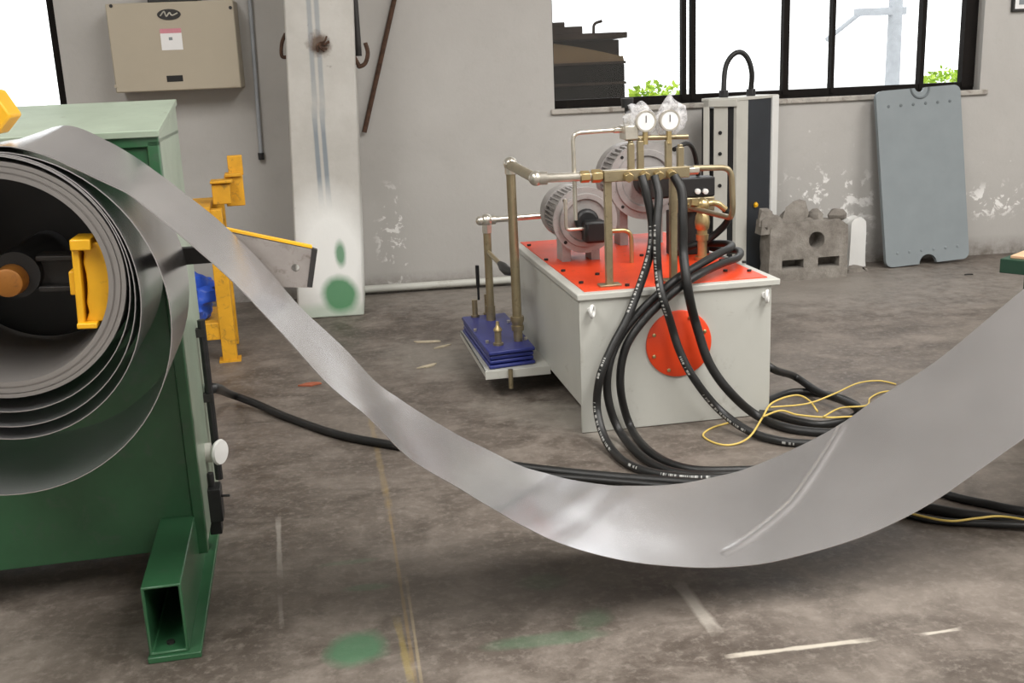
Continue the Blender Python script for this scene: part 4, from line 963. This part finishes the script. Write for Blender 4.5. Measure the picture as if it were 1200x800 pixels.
bp = YS((la-.22), .06, zs); mb = MB().ball(YS(la-.19, .18, zs+.13), 1, 34, 24, (.19, .13, .16))
for v_ in mb.v:
    d_ = v_-YS(la-.19, .18, zs+.13); v_ += d_*(.30*noise.noise(v_*11)+.22*noise.noise(v_*32)); v_.z = max(v_.z, zs-.0)
MB().box(YS, la-.66, la+.0, .075, .5, zb1-.04, zb1).build('lower_shelf', 'yellow_worn', ys, .003)
tag(mb.build('blue_bundle', 'bluebag'), 'crumpled blue plastic bundle on the lower shelf of yellow stand', 'bundle')

# ------------------------------------------------------------------ green bench at the right edge
gz = .76
c0_ = on_z(1172, 303, gz); GBn = Frame(tuple(c0_), -52); GBn.o.z = 0
gb = thing('green_bench', 'dark green steel bench with plywood sheet on top', 'bench', GBn(.5, .4, 0))
MB().box(GBn, 0, .9, 0, .75, gz-.06, gz).build('top_frame', 'green_dark', gb, .003)
ply = MB().box(GBn, .03, .87, .03, .75, gz, gz+.012).build('plywood', 'plywood', gb, .002)
for a, b in ((.09, .03), (.81, .03), (.09, .65), (.81, .65)): MB().box(GBn, a, a+.06, b, b+.06, 0, gz-.05).build('leg', 'green_dark', gb, .003)

# ------------------------------------------------------------------ scraps on the floor
def scrap(px, py, L, Wd, rot, mat, label, cat='scrap'):
    c = on_z(px, py); mb = MB(); rr = random.Random(int(px)); n = 9; top = []
    for i in range(n):
        a = 2*math.pi*i/n; r = 1+rr.uniform(-.35, .3); x, y = math.cos(a)*L*r, math.sin(a)*Wd*r
        top.append(V(c.x + x*math.cos(rot)-y*math.sin(rot), c.y + x*math.sin(rot)+y*math.cos(rot), .001))
    mb.prism(top, V(0, 0, .007)); return tag(mb.build('floor_scrap', mat), label, cat)
scrap(500, 401, .075, .018, -.2, 'scrap', 'pale torn strip on floor farther from the blue cooler end')
scrap(517, 407, .06, .012, .5, 'scrap', 'thin pale splinter on floor just left of the blue cooler')
scrap(503, 429, .07, .02, .6, 'scrap', 'pale wood scrap on bare floor nearest to the strip')
scrap(363, 451, .055, .03, 0, 'redscrap', 'reddish brown scrap lying on floor behind the strip')
scrap(1135, 322, .03, .015, 0, 'darksteel', 'tiny dark fragment on floor in front of plastic board')

# ------------------------------------------------------------------ outside the windows
struct(MB().box(WORLD, -30, 40, WALL_Y+.3, 60, -.2, -.02).build('ground_outside', 'outside', origin=(0, 0, 0)), 'pale yard beyond the windows')
OY = 10.6
def ow(x, y, Y=OY): p = on_wall(x, y, Y); return p.x, p.z
xr = ow(733, 60)[0]; xl = xr-2.2
stk = thing('covered_stack', 'dark stacked slabs under tan tarpaulin seen through window', 'stack', V((xl+xr)/2, OY+.4, -.02))
zz = [ow(690, y)[1] for y in (135, 122, 115, 100, 97, 76, 73)]
MB().box(WORLD, xl, xr, OY, OY+1.2, -.02, zz[1]).build('slab_layer', 'wood_brown', stk, .01)
MB().box(WORLD, xl, xr-.01, OY, OY+1.2, zz[1]+.003, zz[3]).build('slab_layer', 'wood_dark', stk, .01)
MB().box(WORLD, xl, xr, OY-.02, OY+1.2, zz[3], zz[4]).build('slab_batten', 'wood_brown', stk)
MB().box(WORLD, xl, xr-.01, OY, OY+1.2, zz[4], zz[5]).build('slab_layer', 'wood_dark', stk, .01)
MB().box(WORLD, xl, xr, OY-.02, OY+1.2, zz[5], zz[6]).build('slab_batten', 'wood_brown', stk)
ztop = ow(690, 46)[1]; pts = [V(xr-.01, OY+.02, zz[6]), V(xr-.02, OY+.02, zz[6]+.05)]
for i in range(9):
    t = i/8; pts.append(V(xr-.05-(xr-xl-.1)*.5*t, OY+.02, zz[6]+.05+(ztop-zz[6]-.05)*math.sin(t*math.pi/2)))
pts += [V(xl, OY+.02, ztop), V(xl, OY+.02, zz[6])]
MB().prism(pts, V(0, 1.15, 0)).build('tarpaulin', 'tan', stk)
MB().box(WORLD, xl, xr-.02, OY+.2, OY+1.15, zz[6], ow(690, 47)[1]).build('slab_layer', 'wood_brown', stk)
MB().box(WORLD, xl, xr+.01, OY-.05, OY+1.2, ow(690, 46)[1], ow(690, 39)[1]).build('cover_board', 'wood_brown', stk, .006)
MB().box(WORLD, xl, ow(683, 40)[0], OY, OY+1, ow(690, 39)[1], ow(670, 31)[1]).build('cover_board', 'wood_brown', stk, .006)
MB().box(WORLD, xl, ow(662, 30)[0], OY, OY+1, ow(670, 31)[1], ow(655, 26)[1]).build('cover_board', 'wood_brown', stk, .006)
a, b, c_ = ow(698, 39), ow(698, 27), ow(708, 24); MB().tube(fillet([V(a[0], OY+.1, a[1]), V(b[0], OY+.1, b[1]), V(c_[0], OY+.1, c_[1])], .04), .015, 8).build('vent_pipe', 'wood_brown', stk)
def bush(px, py, w, Y, label):
    x, z = ow(px, py, Y); mb = MB(); rr = random.Random(int(px))
    for i in range(1100):
        a = rr.uniform(0, 6.28); u_ = rr.random()**.5; zc = z*rr.uniform(.35, 1)**.6; p = V(x+math.cos(a)*w*u_, Y+math.sin(a)*.3*u_, zc*(1-.12*u_*u_))
        d1 = V(rr.uniform(-1, 1), rr.uniform(-1, 1), rr.uniform(-.3, 1)).normalized(); d2 = d1.cross(V(rr.uniform(-1, 1), rr.uniform(-1, 1), 1)).normalized(); L = rr.uniform(.05, .10)
        mb.add([p, p+d1*L*.5+d2*L*.28, p+d1*L, p+d1*L*.5-d2*L*.28], [(0, 1, 2, 3)])
    t_ = thing('leafy_bush', label, 'bush', V(x, Y, -.02)); lf = mb.build('foliage', 'leaf', t_); lf['kind'] = 'stuff'
    st_ = MB()
    for i in range(5): st_.tube([V(x+(i-2)*.04, Y, -.02), V(x+(i-2)*w*.3, Y+.05*(i % 2), z*.7)], .012, 6)
    st_.build('stem', 'wood_brown', t_)
bush(768, 97, .36, 9.7, 'bright green bush outside between stack and double mullion'); bush(1108, 80, .3, 11.0, 'small bright green bush outside the last narrow pane')
px_, pz_ = ow(1050, 0, 22.0); pl_ = thing('utility_pole', 'pale grey utility pole with crossarm outside window', 'pole', V(px_, 22, -.02))
MB().cyl(V(px_, 22, -.02), V(px_, 22, 5.5), .16, 14, .13).build('shaft', 'palegrey', pl_)
MB().box(WORLD, px_-.9, px_+.2, 21.9, 22.02, 2.35, 2.5).build('crossarm', 'palegrey', pl_); MB().tube([V(px_-.8, 21.95, 2.4), V(px_-1.5, 21.95, 1.9)], .05, 8).build('stay', 'palegrey', pl_)

for o in bpy.data.objects:
    if '_o' in o: del o['_o']
